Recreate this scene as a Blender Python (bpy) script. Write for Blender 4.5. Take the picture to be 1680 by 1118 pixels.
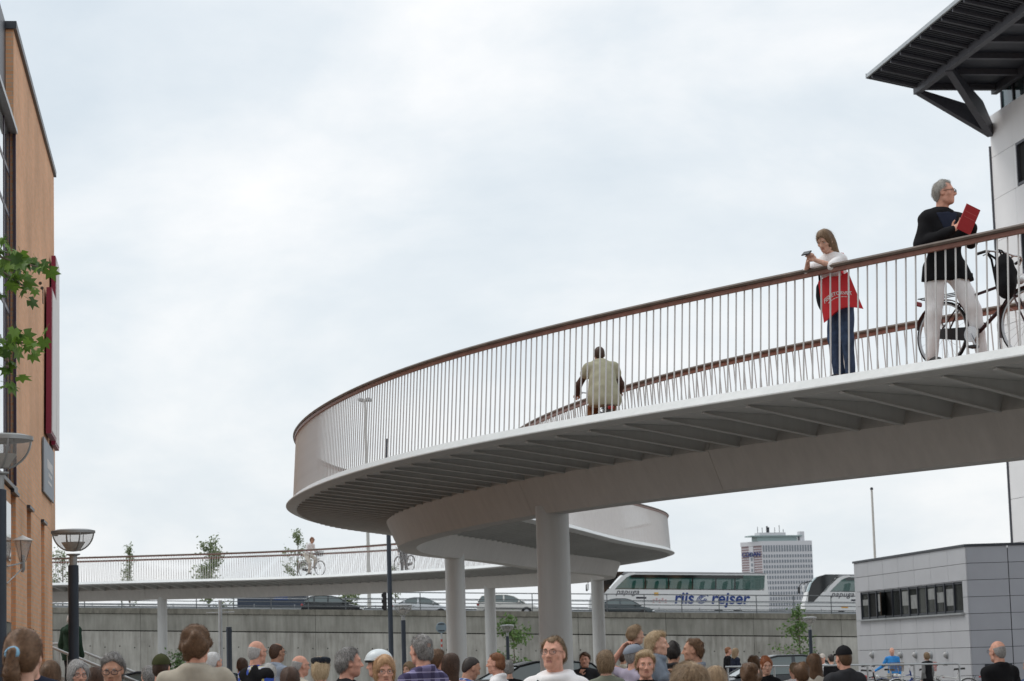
import bpy, math, random
import numpy as np
from mathutils import Vector, Matrix
R = math.radians
for o in list(bpy.data.objects): bpy.data.objects.remove(o, do_unlink=True)
SC = bpy.context.scene
COL = SC.collection
rnd = random.Random(7)
npr = np.random.default_rng(11)

# ------------------------------------------------------------------ camera
CAMZ, PITCH, ROLL, FPX = 1.55, 0.130894, 0.029196, 85 / 36 * 1680
fwd = Vector((0, math.cos(PITCH), math.sin(PITCH)))
_up = Vector((0, -math.sin(PITCH), math.cos(PITCH)))
rgt = math.cos(ROLL) * Vector((1, 0, 0)) - math.sin(ROLL) * _up
upv = math.sin(ROLL) * Vector((1, 0, 0)) + math.cos(ROLL) * _up
cd = bpy.data.cameras.new('camera'); cam = bpy.data.objects.new('camera', cd); COL.objects.link(cam)
cd.lens = 85; cd.sensor_width = 36; cd.clip_start = 0.5; cd.clip_end = 6000
cam.matrix_world = Matrix(((rgt.x, upv.x, -fwd.x, 0), (rgt.y, upv.y, -fwd.y, 0), (rgt.z, upv.z, -fwd.z, CAMZ), (0, 0, 0, 1)))
cd.dof.use_dof = True; cd.dof.focus_distance = 27; cd.dof.aperture_fstop = 7.1
SC.camera = cam
SC.render.resolution_x, SC.render.resolution_y = 1024, 681
SC.view_settings.view_transform = 'Standard'; SC.view_settings.look = 'None'
SC.view_settings.exposure = .12; SC.view_settings.gamma = 1; SC.view_settings.use_curve_mapping = False
def at(x, y, D):                       # photo pixel (1680 wide) at depth D -> world
    return Vector((0, 0, CAMZ)) + D * (fwd + (x - 840) / FPX * rgt - (y - 559) / FPX * upv)
def hor(x): return 1081.2 - (x - 840) * ROLL

# ------------------------------------------------------------------ sky and sun
SUN_EL, SUN_AZ = R(55), R(285)         # azimuth clockwise from +Y: behind the camera, to the right
w = bpy.data.worlds.new('World'); SC.world = w; w.use_nodes = True
nt = w.node_tree; N = nt.nodes; L = nt.links; N.clear()
out = N.new('ShaderNodeOutputWorld'); bg = N.new('ShaderNodeBackground')
sky = N.new('ShaderNodeTexSky'); sky.sky_type = 'NISHITA'; sky.sun_disc = False
sky.sun_elevation = SUN_EL; sky.sun_rotation = SUN_AZ; sky.air_density = 1.2; sky.dust_density = 2.5
tc = N.new('ShaderNodeTexCoord'); mp = N.new('ShaderNodeMapping'); mp.inputs['Scale'].default_value = (1, 1, 2.0)
mp.inputs['Location'].default_value = (1.48, -1.78, -1.77)
n1 = N.new('ShaderNodeTexNoise'); n1.inputs['Scale'].default_value = 6.0; n1.inputs['Detail'].default_value = 9; n1.inputs['Roughness'].default_value = .56; n1.inputs['Distortion'].default_value = .2
n2 = N.new('ShaderNodeTexNoise'); n2.inputs['Scale'].default_value = 2.2; n2.inputs['Detail'].default_value = 3
ad = N.new('ShaderNodeMath'); ad.operation = 'MULTIPLY_ADD'; ad.inputs[1].default_value = .55
md = N.new('ShaderNodeMath'); md.operation = 'MULTIPLY'; md.inputs[1].default_value = .45
cr = N.new('ShaderNodeValToRGB')
cr.color_ramp.elements[0].position = .34; cr.color_ramp.elements[0].color = (.65, .73, .80, 1)
cr.color_ramp.elements[1].position = .60; cr.color_ramp.elements[1].color = (1.0, 1.0, 1.0, 1)
e = cr.color_ramp.elements.new(.465); e.color = (.785, .84, .885, 1)
sc = N.new('ShaderNodeVectorMath'); sc.operation = 'SCALE'; sc.inputs['Scale'].default_value = .10
mx = N.new('ShaderNodeMix'); mx.data_type = 'RGBA'; mx.inputs['Factor'].default_value = .9
L.new(tc.outputs['Generated'], mp.inputs['Vector']); L.new(mp.outputs[0], n1.inputs['Vector']); L.new(mp.outputs[0], n2.inputs['Vector'])
L.new(n2.outputs['Fac'], md.inputs[0]); L.new(n1.outputs['Fac'], ad.inputs[0]); L.new(md.outputs[0], ad.inputs[2]); L.new(ad.outputs[0], cr.inputs['Fac'])
L.new(sky.outputs[0], sc.inputs[0]); L.new(sc.outputs[0], mx.inputs['A']); L.new(cr.outputs[0], mx.inputs['B'])
L.new(mx.outputs['Result'], bg.inputs['Color']); bg.inputs['Strength'].default_value = 1.0
L.new(bg.outputs[0], out.inputs['Surface'])
sl = bpy.data.lights.new('sun', 'SUN'); sl.energy = 1.0; sl.angle = R(25); sl.color = (1, .965, .91)
so = bpy.data.objects.new('sun', sl); COL.objects.link(so)
sd = Vector((math.sin(SUN_AZ) * math.cos(SUN_EL), math.cos(SUN_AZ) * math.cos(SUN_EL), math.sin(SUN_EL)))
so.rotation_euler = sd.to_track_quat('Z', 'Y').to_euler()

# ------------------------------------------------------------------ materials
MC = {}
def mat(name, col, rough=.6, metal=0., var=.12, scale=6., bump=0., bscale=40., spec=.5, obj_rand=0.):
    if name in MC: return MC[name]
    m = bpy.data.materials.new(name); m.use_nodes = True; MC[name] = m
    t = m.node_tree; b = t.nodes['Principled BSDF']
    b.inputs['Roughness'].default_value = rough; b.inputs['Metallic'].default_value = metal
    b.inputs['Specular IOR Level'].default_value = spec
    c = t.nodes.new('ShaderNodeTexCoord')
    n = t.nodes.new('ShaderNodeTexNoise'); n.inputs['Scale'].default_value = scale; n.inputs['Detail'].default_value = 5
    t.links.new(c.outputs['Object'], n.inputs['Vector'])
    mr = t.nodes.new('ShaderNodeMapRange'); mr.inputs['From Min'].default_value = .3; mr.inputs['From Max'].default_value = .7
    mr.inputs['To Min'].default_value = 1 - var; mr.inputs['To Max'].default_value = 1 + var
    t.links.new(n.outputs['Fac'], mr.inputs['Value'])
    v = t.nodes.new('ShaderNodeVectorMath'); v.operation = 'SCALE'; v.inputs[0].default_value = col[:3]
    src = mr.outputs[0]
    if obj_rand:
        oi = t.nodes.new('ShaderNodeObjectInfo'); m2 = t.nodes.new('ShaderNodeMapRange')
        m2.inputs['To Min'].default_value = 1 - obj_rand; m2.inputs['To Max'].default_value = 1 + obj_rand
        t.links.new(oi.outputs['Random'], m2.inputs['Value'])
        mu = t.nodes.new('ShaderNodeMath'); mu.operation = 'MULTIPLY'; t.links.new(src, mu.inputs[0]); t.links.new(m2.outputs[0], mu.inputs[1]); src = mu.outputs[0]
    t.links.new(src, v.inputs['Scale']); t.links.new(v.outputs[0], b.inputs['Base Color'])
    if bump:
        n3 = t.nodes.new('ShaderNodeTexNoise'); n3.inputs['Scale'].default_value = bscale; n3.inputs['Detail'].default_value = 4
        t.links.new(c.outputs['Object'], n3.inputs['Vector'])
        bp = t.nodes.new('ShaderNodeBump'); bp.inputs['Strength'].default_value = bump; bp.inputs['Distance'].default_value = .01
        t.links.new(n3.outputs['Fac'], bp.inputs['Height']); t.links.new(bp.outputs[0], b.inputs['Normal'])
    return m
def streak_mat(name, c1, c2, scale=(.5, .5, .06), rough=.85, dirt=.35):
    """concrete with vertical streaks, blotches and form-tie dots"""
    m = bpy.data.materials.new(name); m.use_nodes = True; MC[name] = m
    t = m.node_tree; b = t.nodes['Principled BSDF']; b.inputs['Roughness'].default_value = rough
    g = t.nodes.new('ShaderNodeNewGeometry')
    mp = t.nodes.new('ShaderNodeMapping'); mp.inputs['Scale'].default_value = scale
    n = t.nodes.new('ShaderNodeTexNoise'); n.inputs['Scale'].default_value = 6; n.inputs['Detail'].default_value = 6; n.inputs['Roughness'].default_value = .65
    t.links.new(g.outputs['Position'], mp.inputs['Vector']); t.links.new(mp.outputs[0], n.inputs['Vector'])
    n2 = t.nodes.new('ShaderNodeTexNoise'); n2.inputs['Scale'].default_value = .35; n2.inputs['Detail'].default_value = 6; n2.inputs['Roughness'].default_value = .6
    t.links.new(g.outputs['Position'], n2.inputs['Vector'])
    a = t.nodes.new('ShaderNodeMath'); a.operation = 'ADD'; t.links.new(n.outputs['Fac'], a.inputs[0]); t.links.new(n2.outputs['Fac'], a.inputs[1])
    r = t.nodes.new('ShaderNodeValToRGB'); r.color_ramp.elements[0].position = .36; r.color_ramp.elements[1].position = .64
    h = t.nodes.new('ShaderNodeMath'); h.operation = 'MULTIPLY'; h.inputs[1].default_value = .5; t.links.new(a.outputs[0], h.inputs[0])
    r.color_ramp.elements[0].color = (*c1, 1); r.color_ramp.elements[1].color = (*c2, 1)
    t.links.new(h.outputs[0], r.inputs['Fac']); t.links.new(r.outputs[0], b.inputs['Base Color'])
    return m
def glass_mat(name, tint=(.04, .06, .06), rough=.03, alpha=None):
    m = bpy.data.materials.new(name); m.use_nodes = True; MC[name] = m
    b = m.node_tree.nodes['Principled BSDF']; b.inputs['Base Color'].default_value = (*tint, 1)
    b.inputs['Roughness'].default_value = rough; b.inputs['Specular IOR Level'].default_value = .9
    if alpha is not None: b.inputs['Alpha'].default_value = alpha
    return m

# ------------------------------------------------------------------ mesh helpers
class MB:
    def __init__(s): s.v = []; s.f = []; s.m = []; s.mi = 0
    def add(s, vs, fs):
        o = len(s.v); s.v += [tuple(p) for p in vs]; s.f += [tuple(i + o for i in f) for f in fs]; s.m += [s.mi] * len(fs); return s
    def box(s, c, size, rz=0, mtx=None, bev=0):
        x, y, z = [q / 2 for q in size]
        if bev:
            b = min(bev, x * .9, y * .9, z * .9); P = []
            for sz, zz in ((-1, z), (1, z)):
                pass
            rings = [(-z, b), (-z + b, 0), (z - b, 0), (z, b)]; vs = []
            for zz, ins in rings:
                for px, py in ((x - b, y), (-x + b, y), (-x, y - b), (-x, -y + b), (-x + b, -y), (x - b, -y), (x, -y + b), (x, y - b)):
                    vs.append(((abs(px) - ins) * (1 if px > 0 else -1), (abs(py) - ins) * (1 if py > 0 else -1), zz))
            fs = [tuple(range(7, -1, -1)), tuple(range(24, 32))]
            for k in range(3):
                for i in range(8): fs.append((k * 8 + i, k * 8 + (i + 1) % 8, k * 8 + 8 + (i + 1) % 8, k * 8 + 8 + i))
        else:
            vs = [(a, b_, c_) for c_ in (-z, z) for a, b_ in ((-x, -y), (x, -y), (x, y), (-x, y))]
            fs = [(3, 2, 1, 0), (4, 5, 6, 7), (0, 1, 5, 4), (1, 2, 6, 5), (2, 3, 7, 6), (3, 0, 4, 7)]
        M = mtx if mtx is not None else Matrix.Translation(c) @ Matrix.Rotation(rz, 4, 'Z')
        if mtx is not None: M = mtx @ Matrix.Translation(c)
        return s.add([M @ Vector(p) for p in vs], fs)
    def tube(s, pts, r, n=8, caps=True, closed=False):
        pts = [Vector(p) for p in pts]; K = len(pts); rs = r if isinstance(r, (list, tuple)) else [r] * K
        ref = None; vs = []; fs = []
        for i, p in enumerate(pts):
            if closed: d = pts[(i + 1) % K] - pts[i - 1]
            else: d = pts[min(i + 1, K - 1)] - pts[max(i - 1, 0)]
            d.normalize()
            if ref is None:
                ref = Vector((0, 0, 1)) if abs(d.z) < .9 else Vector((1, 0, 0))
            u = (ref - d * ref.dot(d)).normalized(); v = d.cross(u); ref = u
            for k in range(n):
                a = 2 * math.pi * k / n; vs.append(p + rs[i] * (math.cos(a) * u + math.sin(a) * v))
        for i in range(K if closed else K - 1):
            j = (i + 1) % K
            for k in range(n): fs.append((i * n + k, i * n + (k + 1) % n, j * n + (k + 1) % n, j * n + k))
        if caps and not closed: fs += [tuple(range(n - 1, -1, -1)), tuple(range((K - 1) * n, K * n))]
        return s.add(vs, fs)
    def lathe(s, prof, n=24, c=(0, 0, 0), mtx=None):
        vs = []; fs = []; c = Vector(c)
        for r_, z in prof:
            for k in range(n):
                a = 2 * math.pi * k / n; p = Vector((r_ * math.cos(a), r_ * math.sin(a), z))
                vs.append((mtx @ p if mtx else p) + c)
        for i in range(len(prof) - 1):
            for k in range(n): fs.append((i * n + k, i * n + (k + 1) % n, (i + 1) * n + (k + 1) % n, (i + 1) * n + k))
        return s.add(vs, fs)
    def prism(s, poly, t0, t1, fn):
        """poly 2-D (ccw), fn(a,b,t)->3-D, extruded t0..t1"""
        n = len(poly); vs = [fn(a, b, t0) for a, b in poly] + [fn(a, b, t1) for a, b in poly]
        fs = [tuple(range(n - 1, -1, -1)), tuple(range(n, 2 * n))] + [(i, (i + 1) % n, n + (i + 1) % n, n + i) for i in range(n)]
        return s.add(vs, fs)
    def grid(s, rows, close=False):
        n = len(rows[0]); vs = [p for r_ in rows for p in r_]; fs = []
        for i in range(len(rows) - 1):
            for k in range(n if close else n - 1):
                fs.append((i * n + k, i * n + (k + 1) % n, (i + 1) * n + (k + 1) % n, (i + 1) * n + k))
        return s.add(vs, fs)
    def mesh(s, name, mats, smooth=None):
        me = bpy.data.meshes.new(name); me.from_pydata(s.v, [], s.f)
        if not isinstance(mats, (list, tuple)): mats = [mats]
        for m in mats: me.materials.append(m)
        if any(s.m): me.polygons.foreach_set('material_index', s.m)
        if smooth is not None:
            me.polygons.foreach_set('use_smooth', [True] * len(me.polygons)); me.set_sharp_from_angle(angle=R(smooth))
        me.validate(); me.update(); return me
    def build(s, name, mats, parent=None, smooth=None, kind=None, **kw):
        return link(name, s.mesh(name, mats, smooth), parent, kind=kind, **kw)
def link(name, me, parent=None, loc=None, rot=None, kind=None, mtx=None):
    o = bpy.data.objects.new(name, me); COL.objects.link(o)
    if parent is not None: o.parent = parent
    if loc is not None: o.location = loc
    if rot is not None: o.rotation_euler = rot
    if mtx is not None: o.matrix_basis = mtx
    if kind: o['kind'] = kind
    return o
def thing(name, label, cat, loc=(0, 0, 0), rz=0, group=None, scale=None):
    o = bpy.data.objects.new(name, None); COL.objects.link(o); o.empty_display_size = .1
    o.location = loc; o.rotation_euler = (0, 0, rz)
    if scale: o.scale = (scale,) * 3
    return tag(o, label, cat, group)
def tag(o, label, cat, group=None):
    o['label'] = label; o['category'] = cat
    if group: o['group'] = group
    return o
def copy_tree(o, parent=None):
    c = o.copy(); COL.objects.link(c); c.parent = parent
    for ch in o.children: copy_tree(ch, c)
    return c
def text_mesh(s, size, mats, name, extrude=.004, shear=0, offset=0, align='CENTER', spacing=1):
    cu = bpy.data.curves.new(name, 'FONT'); cu.body = s; cu.size = size; cu.extrude = extrude; cu.shear = shear; cu.offset = offset
    cu.align_x = align; cu.space_character = spacing
    o = bpy.data.objects.new(name, cu); COL.objects.link(o)
    dg = bpy.context.evaluated_depsgraph_get(); me = bpy.data.meshes.new_from_object(o.evaluated_get(dg))
    bpy.data.objects.remove(o); bpy.data.curves.remove(cu)
    me.name = name; me.materials.clear(); me.materials.append(mats); return me
def frame(o, ex, ez):
    """matrix with local x = ex, local z = ez"""
    ex = Vector(ex).normalized(); ez = Vector(ez).normalized(); ey = ez.cross(ex).normalized(); ex = ey.cross(ez)
    return Matrix(((ex.x, ey.x, ez.x, o[0]), (ex.y, ey.y, ez.y, o[1]), (ex.z, ey.z, ez.z, o[2]), (0, 0, 0, 1)))
# ------------------------------------------------------------------ ground
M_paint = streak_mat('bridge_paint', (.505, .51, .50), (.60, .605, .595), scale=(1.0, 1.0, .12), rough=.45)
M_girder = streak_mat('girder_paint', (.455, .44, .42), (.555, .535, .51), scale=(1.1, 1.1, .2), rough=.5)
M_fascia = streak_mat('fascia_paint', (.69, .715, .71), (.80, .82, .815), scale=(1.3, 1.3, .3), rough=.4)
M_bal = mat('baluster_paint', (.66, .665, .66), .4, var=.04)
M_rail = mat('handrail_wood', (.13, .098, .078), .55, var=.25, scale=5, bump=.1)
M_copper = mat('rail_plate_copper', (.27, .125, .095), .45, var=.2, scale=9)
M_orange = mat('deck_surfacing', (.27, .135, .085), .8, var=.1, scale=3, bump=.2, bscale=200)
M_asph = mat('plaza_asphalt', (.20, .19, .175), .9, var=.25, scale=.35, bump=.3, bscale=90)
M_steel = mat('galvanised_steel', (.42, .44, .45), .4, .6, var=.12, scale=8)
M_dark = mat('dark_metal', (.035, .04, .05), .4, .2, var=.1)
M_black = mat('black_plastic', (.015, .015, .017), .5, var=.1)
M_rubber = mat('tyre_rubber', (.02, .02, .021), .8, var=.15)
M_white = mat('white_paint', (.78, .78, .77), .4, var=.04)
M_wash = mat('plaza_paving', (.30, .285, .26), .85, var=.12, scale=2, obj_rand=.08)
mb = MB(); rows = []
for y in (-60, 20, 60, 100, 140, 200, 400, 900, 3000):
    rows.append([(x, y, 0) for x in (-2500, -300, -60, -20, 20, 60, 300, 2500)])
mb.grid(rows); g = mb.build('ground', M_asph); g['kind'] = 'structure'; g['label'] = 'dark asphalt plaza under the crowd'

# ------------------------------------------------------------------ bridge
CT = np.array([[15.6, 14.9, 4.6], [12.4, 18.0, 4.56], [9.438, 21.29, 4.519], [6.886, 24.808, 4.443], [3.668, 28.557, 4.411], [0.902, 33.198, 4.448], [-0.875, 38.377, 4.489], [-2.023, 43.887, 4.542], [-2.282, 49.397, 4.687], [-2.182, 55.008, 4.794], [-1.011, 60.823, 4.899], [0.068, 67.092, 4.933], [1.165, 73.488, 5.001], [2.587, 79.627, 5.079], [3.433, 85.483, 5.154], [2.889, 91.218, 5.219], [1.287, 96.885, 5.278], [-0.957, 102.338, 5.392], [-3.647, 107.465, 5.515], [-6.817, 112.065, 5.588], [-10.842, 115.73, 5.67], [-16.038, 118.331, 5.777], [-22.506, 120.085, 5.848], [-30.249, 120.994, 5.92], [-38.5, 121.4, 5.99], [-47, 121.6, 6.06]])
def bspl(C, n):
    t = np.linspace(0, len(C) - 3 - 1e-9, n); i = t.astype(int); u = (t - i)[:, None]
    return ((1 - u)**3 * C[i] + (3 * u**3 - 6 * u**2 + 4) * C[i + 1] + (-3 * u**3 + 3 * u**2 + 3 * u + 1) * C[i + 2] + u**3 * C[i + 3]) / 6
PD = bspl(CT, 4000)
SD = np.r_[0, np.cumsum(np.linalg.norm(np.diff(PD[:, :2], axis=0), axis=1))]
TD = np.gradient(PD[:, :2], axis=0); TD /= np.linalg.norm(TD, axis=1)[:, None]
BLEN = SD[-1]
def bpath(s, off=0., dz=0.):
    x, y, z = (np.interp(s, SD, PD[:, k]) for k in range(3)); tx, ty = np.interp(s, SD, TD[:, 0]), np.interp(s, SD, TD[:, 1])
    q = math.hypot(tx, ty); tx, ty = tx / q, ty / q
    return Vector((x - ty * off, y + tx * off, z + dz)), Vector((tx, ty, 0)), Vector((-ty, tx, 0))
W2, GT, GB, ZT, GD, HR = 2.287, .395, .18, .375, .50, 1.2256
br = thing('bicycle_bridge', 'winding white steel bicycle bridge with slim railings on round columns', 'bridge', bpath(34)[0] * Vector((1, 1, 0)).length / max(1e-6, Vector((1, 1, 0)).length) if False else (0, 0, 0))
SS = np.arange(0, BLEN, .35)
def sweep(prof, s_list, closed=True):
    mb = MB(); rows = []
    for s in s_list:
        p, t, n = bpath(s); rows.append([(p.x + n.x * o, p.y + n.y * o, p.z + z) for o, z in prof])
    mb.grid(rows, close=closed)
    if closed:
        k = len(prof); a = len(rows) - 1
        mb.f += [tuple(range(k - 1, -1, -1)), tuple(range(a * k, a * k + k))]; mb.m += [0, 0]
    return mb
FT = W2 - .139
d = sweep([(-FT + .004, 0), (-FT + .004, -.15), (FT - .004, -.15), (FT - .004, 0)], SS)
for i, f in enumerate(d.f):
    d.m[i] = 1 if i % 4 == 3 and i < (len(SS) - 1) * 4 else 0
d.build('deck', [M_paint, M_orange], br)
for sg in (1, -1):
    pr = [(FT - .03, -.153), (W2 - .014, -.116), (W2, -.108), (W2, -.094), (FT + .014, .008), (FT, .012), (FT - .010, .006)]
    pr = [(sg * o, z) for o, z in pr]
    if sg < 0: pr = pr[::-1]
    fa = sweep(pr, SS)
    for i in range((len(SS) - 1) * 7): fa.m[i] = 1 if i % 7 == (0 if sg > 0 else 5) else 0
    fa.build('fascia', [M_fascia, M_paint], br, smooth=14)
    # handrail: timber cap over a copper-coloured plate
    lean = FT - .07
    cap = [(lean + .050, HR - .045), (lean + .058, HR - .022), (lean + .042, HR - .002), (lean, HR + .004), (lean - .042, HR - .002), (lean - .055, HR - .022), (lean - .045, HR - .045)]
    cap = [(sg * o, z) for o, z in cap]
    hr = sweep(cap if sg < 0 else cap[::-1], SS).build('handrail', M_rail, br, smooth=50)
    pl = [(lean - .026, HR - .090), (lean + .026, HR - .090), (lean + .030, HR - .047), (lean - .030, HR - .047)]
    pl = [(sg * o, z) for o, z in pl]
    sweep(pl if sg > 0 else pl[::-1], SS).build('rail_plate', M_copper, hr)
# box girder in welded segments
gp = [(-.30, -.152), (-GT, -ZT), (-GB, -ZT - GD), (GB, -ZT - GD), (GT, -ZT), (.30, -.152)]
s = 0.
while s < BLEN - .5:
    e_ = min(s + 5.2, BLEN); q = list(np.linspace(s + .004, e_ - .004, 16))
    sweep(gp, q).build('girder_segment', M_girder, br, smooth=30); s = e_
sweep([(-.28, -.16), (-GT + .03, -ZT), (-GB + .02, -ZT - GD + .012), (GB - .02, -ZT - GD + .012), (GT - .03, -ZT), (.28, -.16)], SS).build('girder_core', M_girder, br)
# ribs: tapered cantilever plates with a bottom flange
def rib_mesh():
    mb = MB(); P = [(FT - .06, -.151), (FT - .06, -.166), (GT - .005, -ZT + .004), (.30, -.36), (.29, -.151)]
    mb.prism(P, -.011, .011, lambda a, b, t: (t, a, b))
    a, b = P[1], P[2]
    mb.add([(-.038, a[0], a[1] - .002), (.038, a[0], a[1] - .002), (.038, b[0], b[1] - .004), (-.038, b[0], b[1] - .004),
            (-.038, a[0], a[1] - .012), (.038, a[0], a[1] - .012), (.038, b[0], b[1] - .018), (-.038, b[0], b[1] - .018)],
           [(0, 1, 2, 3), (7, 6, 5, 4), (0, 4, 5, 1), (1, 5, 6, 2), (2, 6, 7, 3), (3, 7, 4, 0)])
    return mb
rm = rib_mesh(); rmesh = rm.mesh('rib', M_paint)
def depth(p): return (p - Vector((0, 0, CAMZ))).dot(fwd)
def inframe(p, mg=40):
    q = p - Vector((0, 0, CAMZ)); dd = q.dot(fwd)
    return dd > 1 and -mg < 840 + FPX * q.dot(rgt) / dd < 1680 + mg and -mg < 559 - FPX * q.dot(upv) / dd < 1118 + mg
RB = []
for s in np.arange(.3, BLEN - .3, .7):
    for sg in (1, -1):
        p, t, n = bpath(s); M = Matrix(((t.x, n.x * sg, 0, p.x), (t.y, n.y * sg, 0, p.y), (0, 0, 1, p.z), (0, 0, 0, 1)))
        q = p + n * sg * 1.3; RB.append(((0 if inframe(q) else 500) + depth(q), M))
RB.sort(key=lambda a: a[0]); rest = MB()
for i, (k, M) in enumerate(RB):
    if i < 300: link('rib', rmesh, br, mtx=M)
    else: rest.add([M @ Vector(v) for v in rm.v], rm.f)
rest.build('far_ribs', M_paint, br, kind='stuff')
# balusters: slim round bars leaning inwards
bm_ = MB(); H_ = HR - .088; bm_.tube([(0, .0, 0.0), (0, -.07, H_)], .0095, 7); bmesh_ = bm_.mesh('baluster', M_bal, 60)
bl_ = MB(); bl_.tube([(0, .0, 0.0), (0, -.07, H_)], .0095, 4, caps=False)
BB = []
for sg in (1, -1):
    s = .05
    while s < BLEN - .1:
        p, t, n = bpath(s, sg * (FT - .004), .012); M = Matrix(((t.x, n.x * sg, 0, p.x), (t.y, n.y * sg, 0, p.y), (0, 0, 1, p.z), (0, 0, 0, 1)))
        BB.append(((0 if inframe(p + Vector((0, 0, .6)), 5) else 500) + depth(p) + (30 if sg < 0 and depth(p) < 60 else 0), M))
        p0 = bpath(s + .1, sg * FT)[0] - bpath(s, sg * FT)[0]; s += .135 * .1 / max(.05, p0.to_2d().length)
BB.sort(key=lambda a: a[0]); rest = MB()
for i, (k, M) in enumerate(BB):
    if i < 300: link('baluster', bmesh_, br, mtx=M)
    else: rest.add([M @ Vector(v) for v in bl_.v], bl_.f)
rest.build('far_balusters', M_bal, br, kind='stuff')
# round columns
for px, py, pz in ((.50, 34.55, 3.58), (-1.53, 58.22, 3.98), (2.9, 90.09, 4.33), (-1.25, 102.75, 4.53), (-17.44, 118.61, 4.91)):
    c = MB(); c.lathe([(0, pz + .12), (.236, pz + .12), (.236, .12), (.236, 0), (0, 0)], 40, (px, py, 0))
    co = c.build('column', M_paint, br, smooth=40)
    c = MB(); c.lathe([(.236, .10), (.30, .10), (.30, 0.002)], 40, (px, py, 0)); c.build('base_plate', M_paint, co, smooth=30)
# ------------------------------------------------------------------ solving helpers
def Dz(x, y, z):
    k = fwd + (x - 840) / FPX * rgt - (y - 559) / FPX * upv
    return (z - CAMZ) / k.z
def onz(x, y, z): return at(x, y, Dz(x, y, z))
class Frame2:
    """local wall frame: s along the wall, n outward, z up"""
    def __init__(s, o, e):
        s.o = Vector((o[0], o[1], 0)); s.e = Vector((e[0], e[1], 0)).normalized(); s.n = Vector((-s.e.y, s.e.x, 0))
        if s.n.dot(-s.o) < 0: s.n = -s.n
        s.M = Matrix(((s.e.x, s.n.x, 0, s.o.x), (s.e.y, s.n.y, 0, s.o.y), (0, 0, 1, 0), (0, 0, 0, 1)))
    def box(s, mb, a, b, n0, n1, z0, z1, bev=0): mb.box(((a + b) / 2, (n0 + n1) / 2, (z0 + z1) / 2), (abs(b - a), abs(n1 - n0), abs(z1 - z0)), mtx=s.M, bev=bev)
    def __call__(s, a, n, z): return s.o + s.e * a + s.n * n + Vector((0, 0, z))

# ------------------------------------------------------------------ elevated road and retaining wall
M_conc = streak_mat('wall_concrete', (.205, .195, .17), (.50, .485, .44))
M_conc2 = streak_mat('coping_concrete', (.10, .095, .075), (.27, .255, .215), scale=(.7, .7, .25))
M_conc3 = streak_mat('upper_wall_concrete', (.19, .185, .16), (.36, .35, .31)); M_gap = mat('joint_shadow_filler', (.012, .012, .012), .9)
WY = 164.
def ztop(X): return 3.86 - .0372 * (X - 23.2)
SLP = math.atan(.0372)
rw = thing('retaining_wall', 'long stained concrete retaining wall carrying the elevated road', 'wall', (0, WY, 0))
X = -13.8 - 5.9 * 8
core = MB(); core.add([(-62, .25, 0), (60, .25, 0), (60, .25, ztop(60) - .05), (-62, .25, ztop(-62) - .05), (-62, .6, 0), (60, .6, 0), (60, .6, ztop(60) - .05), (-62, .6, ztop(-62) - .05)],
    [(0, 1, 2, 3), (7, 6, 5, 4), (3, 2, 6, 7), (0, 3, 7, 4), (1, 5, 6, 2)]); core.build('core', M_gap, rw)
def slab(x0, x1, a0, a1, b0, b1, y0, y1):
    m = MB(); m.add([(x0, y0, a0), (x1, y0, a1), (x1, y0, b1), (x0, y0, b0), (x0, y1, a0), (x1, y1, a1), (x1, y1, b1), (x0, y1, b0)],
        [(0, 1, 2, 3), (7, 6, 5, 4), (3, 2, 6, 7), (0, 4, 5, 1), (0, 3, 7, 4), (1, 5, 6, 2)]); return m
while X < 52:
    x0, x1 = X + .012, X + 5.9 - .012; t0, t1 = ztop(x0), ztop(x1)
    slab(x0, x1, 0, 0, t0 - 1.56, t1 - 1.56, .02, .24).build('lower_panel', M_conc, rw)
    slab(x0, x1, t0 - 1.49, t1 - 1.49, t0 - .40, t1 - .40, 0, .24).build('upper_panel', M_conc3, rw)
    cp = slab(x0, x1, t0 - .37, t1 - .37, t0, t1, -.09, .45).build('coping', M_conc2, rw)
    X += 5.9
th = MB()
for k in range(70):
    xx = -34 + k * 1.0
    th.lathe([(0, 0), (.045, 0)], 8, (xx, .015, ztop(xx) - 2.6 + .05 * math.sin(k * 3)), Matrix.Rotation(R(90), 4, 'X'))
th.build('tie_holes', M_gap, rw, kind='stuff')
rd = MB(); rd.add([(-62, WY + .5, ztop(-62) - .42), (60, WY + .5, ztop(60) - .42), (60, WY + 26, ztop(60) - .42), (-62, WY + 26, ztop(-62) - .42)], [(0, 1, 2, 3)])
r_ = rd.build('road', mat('road_asphalt', (.06, .06, .06), .9)); r_['kind'] = 'structure'
def rz_(X): return ztop(X) - .416
def rail_along(name, label, Y, rails, posts, h, mt, tube_r=.03, x0=-60, x1=50, group=None, beam=None):
    t = thing(name, label, 'railing', (0, Y, 0))
    for z, r_ in rails:
        m = MB(); m.tube([(x0, 0, ztop(x0) + z), (x1, 0, ztop(x1) + z)], r_, 6); m.build('rail', mt, t, smooth=60)
    if beam:
        m = MB(); z, hh = beam; prof = [(-.04, -hh / 2), (.02, -hh * .35), (-.05, -hh * .15), (-.05, hh * .15), (.02, hh * .35), (-.04, hh / 2)]
        m.grid([[(xx, a, ztop(xx) + z + b) for a, b in prof] for xx in (x0, x1)]); m.build('guard_beam', mt, t)
    m = MB(); m.box((0, 0, h / 2), (.06, .05, h)); me = m.mesh('post', mt); X = x0 + .37
    while X < x1:
        link('post', me, t, loc=(X, .03, ztop(X) - (.4 if beam else 0))); X += posts
    return t
M_railg = mat('road_rail_steel', (.13, .14, .145), .5, .3, var=.1)
rail_along('road_railing', 'grey steel railing with four bars on top of the concrete wall', WY + .15, [(1.2, .035), (.78, .028), (.50, .028), (.22, .026)], 2.52, 1.2, M_railg)
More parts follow.
